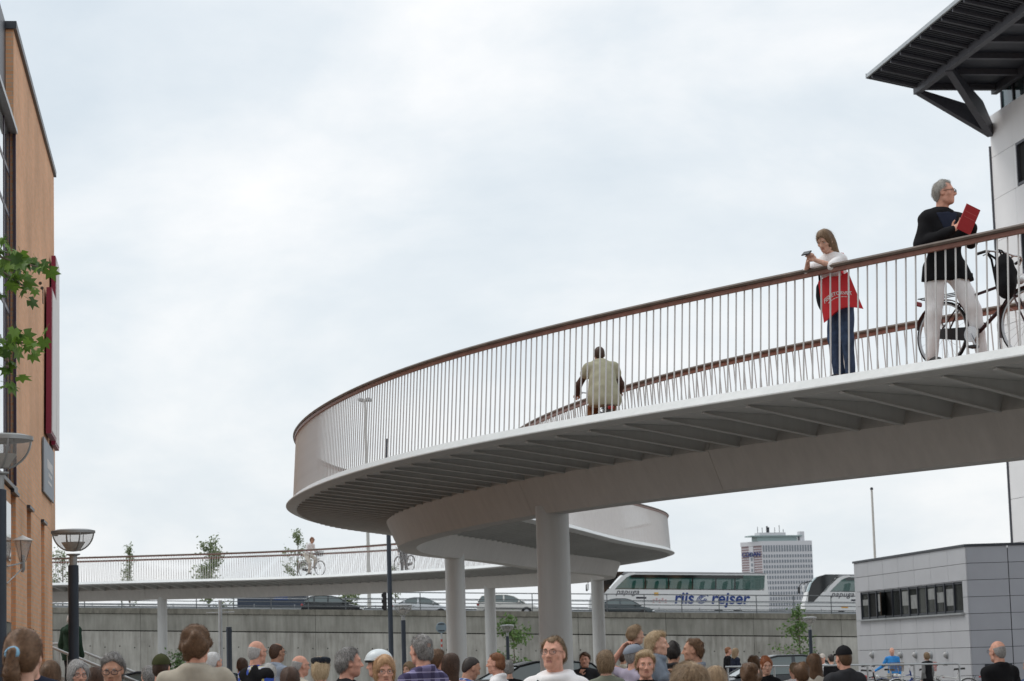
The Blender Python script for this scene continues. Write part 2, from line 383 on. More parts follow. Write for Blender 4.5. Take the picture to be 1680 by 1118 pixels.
rail_along('crash_barrier', 'grey corrugated crash barrier beyond the cars, behind the wall-top railing', WY + 10.2, [(.95, .03)], 2.9, .95, M_steel, beam=(.18, .34))
rail_along('median_barrier', 'far crash barrier along the other side of the elevated road', WY + 25, [(.8, .05), (.4, .05)], 4., .9, M_steel, beam=(.1, .34))

# ------------------------------------------------------------------ brick building on the left
M_brick = bpy.data.materials.new('orange_brick'); M_brick.use_nodes = True
t = M_brick.node_tree; b = t.nodes['Principled BSDF']; b.inputs['Roughness'].default_value = .9
tcn = t.nodes.new('ShaderNodeTexCoord'); sx = t.nodes.new('ShaderNodeSeparateXYZ'); t.links.new(tcn.outputs['Object'], sx.inputs[0])
a_ = t.nodes.new('ShaderNodeMath'); a_.operation = 'ADD'; t.links.new(sx.outputs['X'], a_.inputs[0]); t.links.new(sx.outputs['Y'], a_.inputs[1])
cb = t.nodes.new('ShaderNodeCombineXYZ'); t.links.new(a_.outputs[0], cb.inputs['X']); t.links.new(sx.outputs['Z'], cb.inputs['Y'])
bt = t.nodes.new('ShaderNodeTexBrick'); t.links.new(cb.outputs[0], bt.inputs['Vector'])
bt.inputs['Scale'].default_value = 1; bt.inputs['Brick Width'].default_value = .24; bt.inputs['Row Height'].default_value = .067; bt.inputs['Mortar Size'].default_value = .007
bt.inputs['Color1'].default_value = (.88, .49, .275, 1); bt.inputs['Color2'].default_value = (.80, .425, .225, 1); bt.inputs['Mortar'].default_value = (.66, .52, .40, 1)
nn = t.nodes.new('ShaderNodeTexNoise'); nn.inputs['Scale'].default_value = .6; nn.inputs['Detail'].default_value = 6; t.links.new(tcn.outputs['Object'], nn.inputs['Vector'])
mr = t.nodes.new('ShaderNodeMapRange'); mr.inputs['From Min'].default_value = .3; mr.inputs['From Max'].default_value = .7; mr.inputs['To Min'].default_value = .80; mr.inputs['To Max'].default_value = 1.1
t.links.new(nn.outputs['Fac'], mr.inputs['Value'])
vs_ = t.nodes.new('ShaderNodeVectorMath'); vs_.operation = 'SCALE'; t.links.new(bt.outputs['Color'], vs_.inputs[0]); t.links.new(mr.outputs[0], vs_.inputs['Scale']); t.links.new(vs_.outputs[0], b.inputs['Base Color'])
bp = t.nodes.new('ShaderNodeBump'); bp.inputs['Strength'].default_value = .5; bp.inputs['Distance'].default_value = .01; bp.invert = True
t.links.new(bt.outputs['Fac'], bp.inputs['Height']); t.links.new(bp.outputs[0], b.inputs['Normal'])
M_navy = mat('navy_metal_cladding', (.03, .036, .05), .4, .3); M_mull = mat('plum_mullion', (.045, .025, .045), .4)
M_cwall = mat('curtain_glass', (.62, .68, .72), .03, .85, var=.05, scale=.4); M_wdark = glass_mat('dark_window', (.02, .024, .026), .04)
M_mag = mat('magenta_panel', (.22, .008, .04), .45, var=.06); M_sig = mat('sign_grey', (.235, .27, .31), .5, var=.05); M_offw = mat('sign_white', (.72, .70, .68), .5, var=.05)
A = at(22, 36, 38); B = onz(88.2, 281, A.z); F = Frame2(A, (B - A)); LS = (B - A).to_2d().length; ZR = A.z
bb = thing('brick_building', 'tall orange brick building with glass front at the left edge', 'building', (A.x, A.y, 0))
def bpart(name, mt, fn, smooth=None, parent=None):
    m = MB(); fn(m); o = m.build(name, mt, parent or bb, smooth)
    p = parent or bb
    o.matrix_parent_inverse = Matrix.Translation((-A.x, -A.y, 0)) if p is bb else Matrix.Translation((-A.x, -A.y, 0)); return o
ZN = 4.28
bpart('wall', M_brick, lambda m: F.box(m, 0, LS, -.45, 0, ZN, ZR - .12))
bpart('wall', M_brick, lambda m: (F.box(m, -7, LS, -.75, -.452, 0, ZN - .003), F.box(m, .02, LS, -14, -.755, 0, ZR - .3)))
js = [.32, 4.0, 7.9, LS - .05]
prev = -7
for j in js:
    bpart('brick_pier', M_brick, lambda m, p=prev, j=j: F.box(m, p, j - 1.05, -.45, -.003, 0, ZN - .003))
    bpart('niche_flashing', M_dark, lambda m, j=j: F.box(m, j - 1.10, j + .06, -.02, .055, ZN - .03, ZN + .02)); prev = j
bpart('roof_coping', M_dark, lambda m: F.box(m, -.05, LS + .06, -.6, .05, ZR - .12, ZR))
bpart('roof_block', M_navy, lambda m: F.box(m, -7, -.003, -3, -.12, 9.98, ZR - .02))
bpart('cornice', M_steel, lambda m: F.box(m, -7, .02, -.12, .06, 9.9, 9.98))
tz = [4.42, 4.95, 6.42, 7.05, 8.56, 9.24, 9.88]; ts = [-.08, -1.25, -2.42, -3.6, -4.8, -6.0]
for i in range(5):
    for k in range(6):
        bpart('glass_pane', M_cwall, lambda m: F.box(m, ts[i + 1] + .05, ts[i] - .05, -.11, -.06, tz[k] + .04, tz[k + 1] - .04))
for s_ in ts: bpart('mullion', M_mull, lambda m: F.box(m, s_ - .045, s_ + .045, -.16, -.05, 4.38, 9.9))
for z_ in tz[:-1]: bpart('transom', M_mull, lambda m: F.box(m, -6, -.126, -.15, -.054, z_ - .035, z_ + .035))
bpart('sill_ledge', M_dark, lambda m: F.box(m, -7, .06, -.3, .05, 4.30, 4.36))
bpart('corner_pipe', M_mull, lambda m: F.box(m, -.034, .014, -.01, .035, 4.4, 9.9))
for k in range(2): bpart('shop_window', M_wdark, lambda m: F.box(m, -2.2 - 1.6 * k, -.85 - 1.6 * k, -.1, .012, .2, 2.3))
bpart('upper_window', M_wdark, lambda m: F.box(m, -3, -.9, -.1, .012, 3.2, 4.05))
bpart('back_wall', M_brick, lambda m: F.box(m, -7, 0.017, -14, -3.01, 0, ZR - .35))
bpart('vent_slot', M_dark, lambda m: F.box(m, 7.5, 7.58, -.02, .015, 8.35, 8.62))
# two leaning banner boxes and a grey name board
def banner(a, b, z0, z1, n0, n1, lean, label):
    t = thing('banner_box', label, 'sign', F(a, 0, z0), group=None)
    o = t.location
    P = [(a, n0), (b, n0), (b, n1), (a, n1)]
    def col(off0, off1, mt, nm, dz=0):
        m = MB(); vs = []
        for z, l in ((z0 + dz, 0), (z1 - dz, lean)):
            for s_, n_ in ((a + off0[0], n0 + off0[1]), (b + off1[0], n0 + off0[1]), (b + off1[0], n1 + off1[1]), (a + off0[0], n1 + off1[1])): vs.append(F(s_ + l, n_, z) - o)
        m.add(vs, [(3, 2, 1, 0), (4, 5, 6, 7), (0, 1, 5, 4), (1, 2, 6, 5), (2, 3, 7, 6), (3, 0, 4, 7)]); m.build(nm, mt, t)
    col((0, 0), (0, 0), M_mag, 'frame'); col((.12, .02), (-.1, .012), M_offw, 'face', .05)
banner(7.75, 9.3, 5.95, 8.75, .04, .14, .35, 'nearer leaning magenta banner box with white face on brick wall')
banner(9.55, 10.9, 5.9, 9.65, .04, .12, .3, 'farther taller magenta banner box at the corner of the brick wall')
t = thing('name_board', 'slate grey sign board with white lettering on the brick wall', 'sign', F(7.1, 0, 4.85)); o = t.location
m = MB(); F.box(m, 7.0, 10.3, .02, .05, 4.82, 5.82); m.v = [tuple(Vector(v) - o) for v in m.v]; m.build('board', M_sig, t)
for (a, b, z0, z1) in ((8.0, 9.75, 5.33, 5.50), (8.35, 9.5, 5.20, 5.27), (8.2, 9.4, 5.06, 5.11)):
    n_ = 6
    for k in range(n_):
        m = MB(); s0 = a + (b - a) * k / n_; F.box(m, s0, s0 + (b - a) / n_ * .72, .0495, .055, z0, z1); m.v = [tuple(Vector(v) - o) for v in m.v]; m.build('letter', M_offw, t)
# wall lantern
M_lglass = glass_mat('lamp_glass', (.75, .76, .75), .06, alpha=.28); M_opal = mat('opal_white', (.8, .79, .75), .4, var=.03)
q = at(37, 900, 36.6); t = thing('wall_lantern', 'cone shaped glass lantern on a bracket of the brick wall', 'lamp', q)
m = MB(); m.lathe([(.035, -.20), (.05, -.2), (.14, .12), (.135, .12), (.03, -.2)], 20); m.build('glass_cone', M_lglass, t, smooth=40)
m = MB(); m.lathe([(.0, .20), (.16, .125), (.16, .115), (0, .12)], 20); m.build('hood', M_opal, t, smooth=30)
m = MB(); m.lathe([(0, -.10), (.03, -.10), (.04, -.3), (.02, -.36), (0, -.36)], 14); m.build('stem', M_steel, t, smooth=40)
m = MB()
for k in range(3): a_ = k * 2.1 + .5; m.tube([(.05 * math.cos(a_), .05 * math.sin(a_), -.2), (.143 * math.cos(a_), .143 * math.sin(a_), .12)], .005, 5)
m.build('ribs', M_dark, t)
m = MB(); e1 = F(-1.6, 0, q.z - .32) - q; m.tube([(0, 0, -.22), e1], .012, 6); m.tube([(0, 0, -.3), e1 - Vector((0, 0, .25))], .01, 6); m.build('bracket', M_steel, t)

# ------------------------------------------------------------------ grey panelled pavilion
M_pan = mat('grey_panel', (.46, .465, .485), .42, var=.05, scale=1.0, obj_rand=.035); M_pan_shade = mat('shaded_panel', (.33, .34, .37), .45, var=.05, scale=1.0, obj_rand=.035)  # right-face panels use a darker copy: their shade is put into the colour
K = at(1583, 897, 72); ZP = K.z
PL = onz(1400.5, 925, ZP); PR = onz(1680, 894, ZP)
FL = Frame2(K, PL - K); FR = Frame2(K, PR - K); LL = (PL - K).to_2d().length
pv = thing('grey_pavilion', 'low flat building of grey panels with a ribbon window at the right', 'building', (K.x, K.y, 0))
def ppart(name, mt, fn, parent=pv, smooth=None):
    m = MB(); fn(m); o = m.build(name, mt, parent, smooth); o.matrix_parent_inverse = Matrix.Translation((-K.x, -K.y, 0)); return o
RH = ZP / 9.; ppart('core', M_gap, lambda m: (FL.box(m, .06, LL - .06, -9, -.06, 0, ZP - .06), FR.box(m, .1, 11.9, -9, -.06, 0, ZP - .06)))
cols = 7; cw = LL / cols; w0, w1 = .42, LL - .62
zw0, zw1 = ZP - 4 * RH + .06, ZP - 2 * RH - .02
for r in range(9):
    z0, z1 = ZP - (r + 1) * RH + .007, ZP - r * RH - .007
    if r in (2, 3):
        ppart('wall_panel', M_pan, lambda m: FL.box(m, .02, w0, -.05, 0, z0, z1)); ppart('wall_panel', M_pan, lambda m: FL.box(m, w1, LL - .01, -.05, 0, z0, z1))
        if r == 2: ppart('lintel', M_pan, lambda m: FL.box(m, w0 + .002, w1 - .002, -.05, -.004, zw1, z1))
        else: ppart('lintel', M_pan, lambda m: FL.box(m, w0 + .002, w1 - .002, -.05, -.004, z0, zw0 - .02))
    else:
        for c in range(cols): ppart('wall_panel', M_pan, lambda m: FL.box(m, c * cw + (.02 if c == 0 else .012), (c + 1) * cw - .004, -.05, 0, z0, z1))
    xs = [0.03, 1.25] + [1.25 + 2.9 * k for k in range(1, 4)]
    for c in range(4): ppart('wall_panel', M_pan_shade, lambda m: FR.box(m, xs[c] + .012, xs[c + 1] - .012, -.05, 0, z0, z1))
ppart('roof_edge', M_dark, lambda m: (FL.box(m, -.04, LL + .04, -.25, .04, ZP, ZP + .07)))
ppart('roof_edge', M_dark, lambda m: (FR.box(m, .05, 12, -.25, .04, ZP + .002, ZP + .072)))
ppart('sill', M_steel, lambda m: FL.box(m, w0 - .1, w1 + .1, -.05, .10, zw0 - .07, zw0 - .015))
ppart('window_surround', M_dark, lambda m: (FL.box(m, w0, w1, -.10, -.03, zw1 - .07, zw1), FL.box(m, w0, w1, -.10, -.03, zw0, zw0 + .06)))
M_wpav = glass_mat('pavilion_glass', (.075, .082, .08), .06); M_blind = mat('pale_blind', (.24, .245, .24), .7, var=.2, scale=5)
npn = 12; pw = (w1 - w0) / npn
for i in range(npn + 1):
    ppart('mullion', M_dark, lambda m: FL.box(m, w0 + i * pw - .038, w0 + i * pw + .038, -.12, -.01, zw0 + .002, zw1 - .002))
for i in range(npn):
    if i == 8:
        ppart('curtain', M_white, lambda m: FL.box(m, w0 + (i + .3) * pw, w0 + (i + .62) * pw, -.11, -.085, zw0 + .07, zw1 - .09))
        o = ppart('open_pane', M_wdark, lambda m: m.add([FL(w0 + (i + 1) * pw - .06, -.05, zw0 + .08), FL(w0 + (i + .35) * pw, .30, zw0 + .08), FL(w0 + (i + .35) * pw, .30, zw1 - .08), FL(w0 + (i + 1) * pw - .06, -.05, zw1 - .08)], [(0, 1, 2, 3)]))
        sm = o.modifiers.new('s', 'SOLIDIFY'); sm.thickness = .03
    else:
        ppart('window_pane', M_wpav, lambda m: FL.box(m, w0 + i * pw + .04, w0 + (i + 1) * pw - .04, -.085, -.06, zw0 + .07, zw1 - .08))
    if i in (1, 2, 3, 5, 6, 9, 11): ppart('blind', M_blind, lambda m: FL.box(m, w0 + i * pw + .12 + .03 * (i % 3), w0 + (i + 1) * pw - .1, -.058, -.054, zw0 + .1 + .12 * (i % 4), zw1 - .12 - .07 * (i % 3)))
ppart('vent_grille', M_dark, lambda m: FR.box(m, .4, 1.2, 0.001, .03, .35, 1.0))
M_lampg0 = mat('wall_light_globe', (.42, .42, .42), .35, var=.05)
for k, px in enumerate((1432, 1479, 1503, 1528, 1554)):
    # ray to wall plane
    o_ = Vector((0, 0, CAMZ)); kd = fwd + (px - 840) / FPX * rgt - (1074.5 - 559) / FPX * upv
    tt = (FL.o - o_).dot(FL.n) / kd.dot(FL.n); p = o_ + kd * tt
    t = thing('wall_light', ['leftmost round wall light on the grey pavilion', 'second round wall light from the left on grey pavilion', 'middle round wall light of five on grey pavilion', 'fourth round wall light from the left on grey pavilion', 'rightmost round wall light on the grey pavilion'][k], 'lamp', p, group='round wall lights on the pavilion')
    M = FL.n.to_track_quat('Z', 'Y').to_matrix().to_4x4()
    m = MB(); m.lathe([(0, .13), (.05, .12), (.085, .085), (.10, .035), (.10, .025)], 18, mtx=M); m.build('globe', M_lampg0, t, smooth=60)
    m = MB(); m.lathe([(.112, .05), (.122, .03), (.12, .0), (.095, .04)], 18, mtx=M); m.build('ring', M_steel, t, smooth=40)

# ------------------------------------------------------------------ white tower with the big dark roof
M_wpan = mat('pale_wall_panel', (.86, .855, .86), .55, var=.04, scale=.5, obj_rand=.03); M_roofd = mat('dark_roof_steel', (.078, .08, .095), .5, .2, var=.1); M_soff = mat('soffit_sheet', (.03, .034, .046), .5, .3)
M_gtower = glass_mat('tower_glass', (.05, .08, .085), .03)
K3 = at(1625, 230, 95); zg = at(1633, 190, 95).z; q = onz(1680, 159, zg)
ev = q - at(1633, 190, 95); FT3 = Frame2(K3, (ev.x, ev.y)); print('tower dir', FT3.e, FT3.n)
tw = thing('white_tower', 'tall pale panelled building with overhanging dark roof at right edge', 'building', (K3.x, K3.y, 0))
def tpart(name, mt, fn, parent=tw, smooth=None):
    m = MB(); fn(m); o = m.build(name, mt, parent, smooth); o.matrix_parent_inverse = Matrix.Translation((-K3.x, -K3.y, 0)); return o
T = at(1423, 127, 93.6); ZT_ = T.z; ZI = ZT_ - .40
ov = (T - FT3.o).dot(FT3.n); sT = (T - FT3.o).dot(FT3.e); print('tip', ov, sT, ZT_, zg)
tpart('core', M_gap, lambda m: FT3.box(m, .1, 24, -14, -.08, 0, zg - .05))
storey = 3.35; pwid = 2.4
nz = int(zg // 1.675)
wins = []
for c in range(10):
    for r in range(7):
        if c % 2 == 1: wins.append((c, r))
for c in range(10):
    for r in range(14):
        z1 = zg - r * 1.675 - .008; z0 = z1 - 1.659
        if z0 < 0: break
        if c >= 1 and r % 2 == 1 and c % 2 == 1: continue
        tpart('wall_panel', M_wpan, lambda m: FT3.box(m, c * pwid + .008, (c + 1) * pwid - .008, -.07, 0, z0, z1))
for c in (1, 3, 5, 7, 9):
    for r in range(1, 14, 2):
        z1 = zg - r * 1.675 - .008; z0 = z1 - 1.659
        if z0 < 0: break
        tpart('wall_panel', M_wpan, lambda m: FT3.box(m, c * pwid + .008, c * pwid + .35, -.07, 0, z0, z1))
        tpart('wall_panel', M_wpan, lambda m: FT3.box(m, (c + 1) * pwid - .35, (c + 1) * pwid - .008, -.07, 0, z0, z1))
        wo = tpart('window', M_roofd, lambda m: (FT3.box(m, c * pwid + .352, c * pwid + .45, -.12, .03, z0, z1), FT3.box(m, (c + 1) * pwid - .45, (c + 1) * pwid - .352, -.12, .03, z0, z1), FT3.box(m, c * pwid + .45, (c + 1) * pwid - .45, -.12, .03, z1 - .1, z1), FT3.box(m, c * pwid + .45, (c + 1) * pwid - .45, -.12, .03, z0, z0 + .1)))
        m = MB(); FT3.box(m, c * pwid + .45, (c + 1) * pwid - .45, -.14, -.10, z0 + .1, z1 - .1); po = m.build('pane', M_gtower, wo)
tpart('corner_pipe', M_roofd, lambda m: m.tube([FT3(-.05, .0, 0), FT3(-.05, .0, zg - 1.2)], .07, 8))
tpart('end_wall', M_wpan, lambda m: FT3.box(m, -.01, .09, -14, -.08, 0, zg - .06))
for c in range(9):
    tpart('gallery_pane', M_gtower, lambda m: FT3.box(m, .35 + c * 1.3, .35 + c * 1.3 + 1.2, -.5, -.46, zg, ZI + .03))
    tpart('gallery_post', M_roofd, lambda m: FT3.box(m, .25 + c * 1.3, .35 + c * 1.3, -.55, -.40, zg, ZI + .03))
tpart('gallery_side', M_gtower, lambda m: FT3.box(m, .26, .30, -10, -.56, zg, ZI + .03))
RF = 24
nb = ov * .63; ZI = ZT_ - .40
def wing(m, a, b, n0, n1, lo, hi):   # sloped piece between the beam line and the eave
    def zz(n): return ZI + (ZT_ - ZI) * (n - nb) / (ov - nb)
    m.add([FT3(s_, n, zz(n) + h) for s_ in (a, b) for n, h in ((n0, lo), (n1, lo), (n1, hi), (n0, hi))], [(0, 1, 2, 3), (7, 6, 5, 4), (0, 4, 5, 1), (1, 5, 6, 2), (2, 6, 7, 3), (3, 7, 4, 0)])
tpart('roof', M_soff, lambda m: FT3.box(m, sT + .02, RF, -14, nb - .001, ZI + .02, ZI + .2))
tpart('roof', M_soff, lambda m: wing(m, sT + .02, RF, nb + .001, ov - .03, .02, .12))
tpart('eave', M_steel, lambda m: FT3.box(m, sT, RF, ov - .028, ov + .05, ZT_ - .03, ZT_ + .11))
tpart('eave', M_roofd, lambda m: FT3.box(m, sT - .05, sT + .018, -14, nb, ZI - .06, ZI + .21))
tpart('eave', M_roofd, lambda m: wing(m, sT - .05, sT + .018, nb + .002, ov + .05, -.05, .13))
tpart('beam', M_roofd, lambda m: FT3.box(m, sT + .06, RF, nb - .12, nb + .12, ZI - .30, ZI + .018))
tpart('beam', M_roofd, lambda m: FT3.box(m, sT + .06, RF, .02, .24, ZI - .28, ZI + .018))
k = 0; s_ = sT + .5
while s_ < RF:
    tpart('purlin', M_roofd, lambda m: wing(m, s_ - .05, s_ + .05, nb + .121, ov - .031, -.15, .018))
    if k % 2 == 0: tpart('purlin', M_roofd, lambda m: FT3.box(m, s_ - .12, s_ + .12, .241, nb - .121, ZI - .2, ZI + .018))
    s_ += 1.2; k += 1
mm = MB(); s_ = sT + .1
while s_ < 16:
    wing(mm, s_, s_ + .1, nb + .13, ov - .035, -.05, .017); s_ += .22
o = mm.build('soffit_corrugation', M_soff, tw, kind='stuff'); o.matrix_parent_inverse = Matrix.Translation((-K3.x, -K3.y, 0))
zf = K3.z + .1
def strut(sa, na, wtop):
    def fn(m):
        f = FT3(.15, .05, zf); top = FT3(sa, na, ZI - .22); wall_top = FT3(.15, .05, zf + 1.5)
        mid1 = f + (top - f) * .25 + Vector((0, 0, wtop)); d = (top - f); side = Vector((d.y, -d.x, 0)).normalized() * .14
        P = [f, top - Vector((0, 0, .12)), top + Vector((0, 0, .05)), mid1, f + Vector((0, 0, .45))]
        n = len(P); m.add([p - side for p in P] + [p + side for p in P], [tuple(range(n)), tuple(range(2 * n - 1, n - 1, -1))] + [(i, n + i, n + (i + 1) % n, (i + 1) % n) for i in range(n)])
    tpart('strut', M_roofd, fn)
def beam_s(px):
    for k_ in range(400):
        p_ = FT3(sT + k_ * .05, nb, ZI - .25) - Vector((0, 0, CAMZ))
        if 840 + FPX * p_.dot(rgt) / p_.dot(fwd) > px: return sT + k_ * .05
    return 3.
print('beam', beam_s(1556))
strut(sT + .3, nb, .75); strut(beam_s(1556), nb, .75)

# ------------------------------------------------------------------ far tower block
M_twr = mat('hazed_tower_concrete', (.62, .62, .645), .7, var=.03); M_tbrick = mat('hazed_tower_brick', (.32, .24, .25), .8, var=.06, scale=.3); M_twin = glass_mat('hazed_tower_window', (.17, .20, .235), .2)  # tower colours paled: distance haze is mixed into the materials
DT = 1400.; a0 = at(1215, 890, DT); a1 = at(1250, 888, DT * .992); a2 = at(1332, 890.5, DT)
ft = thing('office_tower', 'distant grey office tower with blue roof lettering behind the coaches', 'building', (a1.x, a1.y, 0)); inv = Matrix.Translation((-a1.x, -a1.y, 0))
ZF = a1.z
def fpart(name, mt, fn, parent=ft):
    m = MB(); fn(m); o = m.build(name, mt, parent); o.matrix_parent_inverse = inv; return o
G1 = Frame2(a1, a0 - a1); G2 = Frame2(a1, a2 - a1); l1 = (a0 - a1).to_2d().length; l2 = (a2 - a1).to_2d().length
fpart('end_wall', M_tbrick, lambda m: G1.box(m, 0, l1, -12, -.3, 0, ZF - 2.5)); fpart('front_wall', M_twr, lambda m: G2.box(m, .02, l2, -14, 0, 0, ZF))
fpart('parapet', M_twr, lambda m: G1.box(m, .05, l1 + .1, -12, .2, ZF - 2.5, ZF - .05))
for k in range(30): fpart('brick_band', M_twr, lambda m: G1.box(m, .1, l1, -.4, -.1, ZF - 4.2 - k * 1.45, ZF - 3.75 - k * 1.45)) if True else None
fpart('stair_strip', M_twr, lambda m: G1.box(m, l1 * .42, l1 * .62, -.4, .15, 0, ZF - 2.6))
for k in range(14): fpart('stair_window', M_twin, lambda m: G1.box(m, l1 * .46, l1 * .54, .1, .3, ZF - 8 - k * 3.08, ZF - 6.2 - k * 3.08))
ncol = 19; cwid = l2 / ncol; m = MB(); m.box((0, 0, 0), (cwid * .5, .5, 1.75), rz=math.atan2(G2.e.y, G2.e.x)); wme = m.mesh('window', M_twin)
m = MB(); m.box((0, 0, 0), (cwid * .5, .5, 3.6), rz=math.atan2(G2.e.y, G2.e.x)); wtall = m.mesh('window', M_twin)
for c in range(ncol):
    for r in range(15):
        p = G2((c + .5) * cwid, .0, ZF - (4.3 if r == 0 else 5.6 + r * 3.05)) - Vector((a1.x, a1.y, 0))
        link('window', wtall if r == 0 else wme, ft, loc=p)
fpart('roof_deck', mat('roof_green', (.28, .36, .36), .5), lambda m: (G2.box(m, -6, 27, -10, -1.5, ZF + 2.6, ZF + 3.3), G2.box(m, -2, 24, -9, -2.5, ZF, ZF + 2.6)))
fpart('plant_room', M_twr, lambda m: (G2.box(m, 0, 17, -9, -3, ZF + 3.3, ZF + 5.0), G2.box(m, 26, 29, -6, -3, ZF, ZF + 5.5)))
for s_, h_ in ((0, 8.5), (3, 8), (6, 8.8), (7, 8.2), (11, 8), (14, 9.4), (16.5, 7)):
    fpart('antenna', M_dark, lambda m: m.tube([G2(s_, -5, ZF + 4.9), G2(s_, -5, ZF + h_)], .18 if s_ not in (6, 7) else .5, 5))
M_sb = mat('sign_blue', (.02, .045, .20), .5)
tm = text_mesh('CODAN', 3.7, M_sb, 'rooftop_sign', extrude=.2)
link('rooftop_sign', tm, ft, mtx=Matrix.Translation((-a1.x, -a1.y, 0)) @ frame(G1(l1 * .5, .5, ZF - 8.6), -G1.e, G1.n))

# ------------------------------------------------------------------ unseen building added behind the camera to shade the plaza from the rear sky
sm_ = thing('unseen_rear_building', 'unseen brick building added behind the camera to block the rear sky', 'building', (0, -16, 0))
m = MB(); m.box((0, -6, 9), (90, 12, 18)); m.build('wall', M_brick, sm_)
m = MB(); m.box((0, .35, 5.2), (60, .7, .5)); m.build('canopy', M_dark, sm_)
for k in range(22):
    m = MB(); m.box((-42 + 4 * k, .03, 8.5), (2.6, .12, 2.2)); m.build('window', M_wdark, sm_)
    m = MB(); m.box((-42 + 4 * k, .03, 13.2), (2.6, .12, 2.2)); m.build('window', M_wdark, sm_)
    m = MB(); m.box((-42 + 4 * k, .03, 2.2), (3.4, .12, 3.6)); m.build('shop_window', M_wdark, sm_)
# ------------------------------------------------------------------ street lamps
M_post = mat('lamp_post_blue_grey', (.038, .05, .068), .45, .2, var=.1, scale=3); M_lampg = mat('lamp_grey', (.38, .39, .39), .4, .5, var=.05); M_refl = mat('lamp_reflector', (.55, .54, .51), .4, .2, var=.03)
M_bowl = glass_mat('lamp_bowl_glass', (.62, .60, .57), .05, alpha=.33)
def bowl_lamp(x, y, D, label, dia=.6):
    p = at(x, y, D); h = p.z; r = dia / 2
    t = thing('street_lamp', label, 'street lamp', (p.x, p.y, 0), group='bowl shaped street lamps')
    m = MB(); m.lathe([(0, 0), (.075, 0), (.075, h - .50), (.066, h - .49), (0, h - .49)], 20); m.build('post', M_post, t, smooth=40)
    m = MB(); m.lathe([(.055, h - .49), (.055, h - .36), (.10, h - .345), (.10, h - .33), (0, h - .325)], 18); m.build('neck', M_lampg, t, smooth=40)
    pr = [(r * math.sin(a), h - .02 - r * .93 * math.cos(a)) for a in [k * math.pi / 2 / 10 for k in range(2, 11)]]
    m = MB(); m.lathe(pr, 32); m.build('bowl', M_bowl, t, smooth=60)
    m = MB(); m.lathe([(r - .03, h - .045), (r + .012, h - .04), (r + .012, h - .005), (r - .06, h + .015), (0, h + .03), (0, h + .01), (r - .05, h - .01)], 32); m.build('rim', M_lampg, t, smooth=30)
    m = MB(); m.lathe([(0, h - .30), (.09, h - .29), (.165, h - .175), (.17, h - .165), (0, h - .165)], 24); m.build('reflector', M_refl, t, smooth=30)
    for k in range(4):
        a = k * math.pi / 2 + .5; m = MB(); pts = [(rr * 1.01 * math.cos(a), rr * 1.01 * math.sin(a), zz) for rr, zz in pr]; m.tube(pts, .011, 5); m.build('strap', M_lampg, t)
    for k in range(3):
        a = k * 2.1 + .4; m = MB(); m.tube([(.14 * math.cos(a), .14 * math.sin(a), h - .17), (.15 * math.cos(a), .15 * math.sin(a), h)], .006, 5); m.build('rod', M_dark, t)
    return t
bowl_lamp(-3, 717, 22.5, 'nearest street lamp cut off by the left edge of the photo', .62)
bowl_lamp(120, 871, 34.5, 'dark street lamp with glass bowl in front of brick building')
m = MB(); q = at(122, 1056, 34.4); m.box((0, 0, 0), (.05, .004, .03)); 
bowl_lamp(661, 993, 79, 'street lamp beside the tall dark mast, under the bridge bend')
bowl_lamp(832, 1026, 108, 'small pale street lamp in front of the green shrub')
bowl_lamp(1328, 1013, 96, 'street lamp beside the sapling near the grey pavilion', .54)
# tall dark mast with signal box
p = at(638, 900, 79); t = thing('dark_mast', 'tall thin dark mast rising behind the bridge bend', 'mast', (p.x, p.y, 0))
ht = at(634.5, 718, 79).z
m = MB(); m.lathe([(0, 0), (.085, 0), (.075, ht * .6), (.05, ht), (0, ht)], 14); m.build('pole', M_post, t, smooth=50)
zz = at(634, 987, 79).z
m = MB(); m.box((-.17, 0, zz), (.12, .14, .6), bev=.02); s_ = m.build('signal_box', M_black, t)
for k in range(3):
    m = MB(); m.box((-.245, 0, zz + .19 - .19 * k), (.06, .15, .12), bev=.02); m.build('signal_hood', M_black, s_)
# pale highway light mast
p = at(604, 900, 186); t = thing('light_mast', 'very tall pale light mast seen through the bridge railing', 'mast', (p.x, p.y, 0)); ht = at(600, 655, 186).z
M_pale = mat('pale_mast', (.55, .54, .50), .5, var=.05)
m = MB(); m.lathe([(0, 0), (.17, 0), (.13, ht * .5), (.09, ht), (0, ht)], 12); m.build('pole', M_pale, t, smooth=50)
for k in range(4):
    a = k * math.pi / 2 + .6; m = MB(); c, s_ = math.cos(a), math.sin(a)
    m.tube([(0, 0, ht - .1), (c * .3, s_ * .3, ht + .12)], .05, 6); m.build('arm', M_pale, t)
    m = MB(); m.box((c * .42, s_ * .42, ht + .1), (.34, .3, .26), rz=a, bev=.05); m.build('floodlight', M_lampg, t)
# flagpole
p = at(1435, 905, 100); ht = at(1431, 803, 100).z; t = thing('flagpole', 'bare white flagpole standing behind the grey pavilion', 'flagpole', (p.x, p.y, 0))
m = MB(); m.lathe([(0, 0), (.07, 0), (.045, ht), (0, ht)], 12); m.build('pole', mat('flagpole_white', (.62, .60, .56), .45, var=.05), t, smooth=50)
m = MB(); m.lathe([(0, ht - .01), (.06, ht), (.07, ht + .05), (.04, ht + .1), (0, ht + .1)], 12); m.build('finial', M_dark, t, smooth=50)
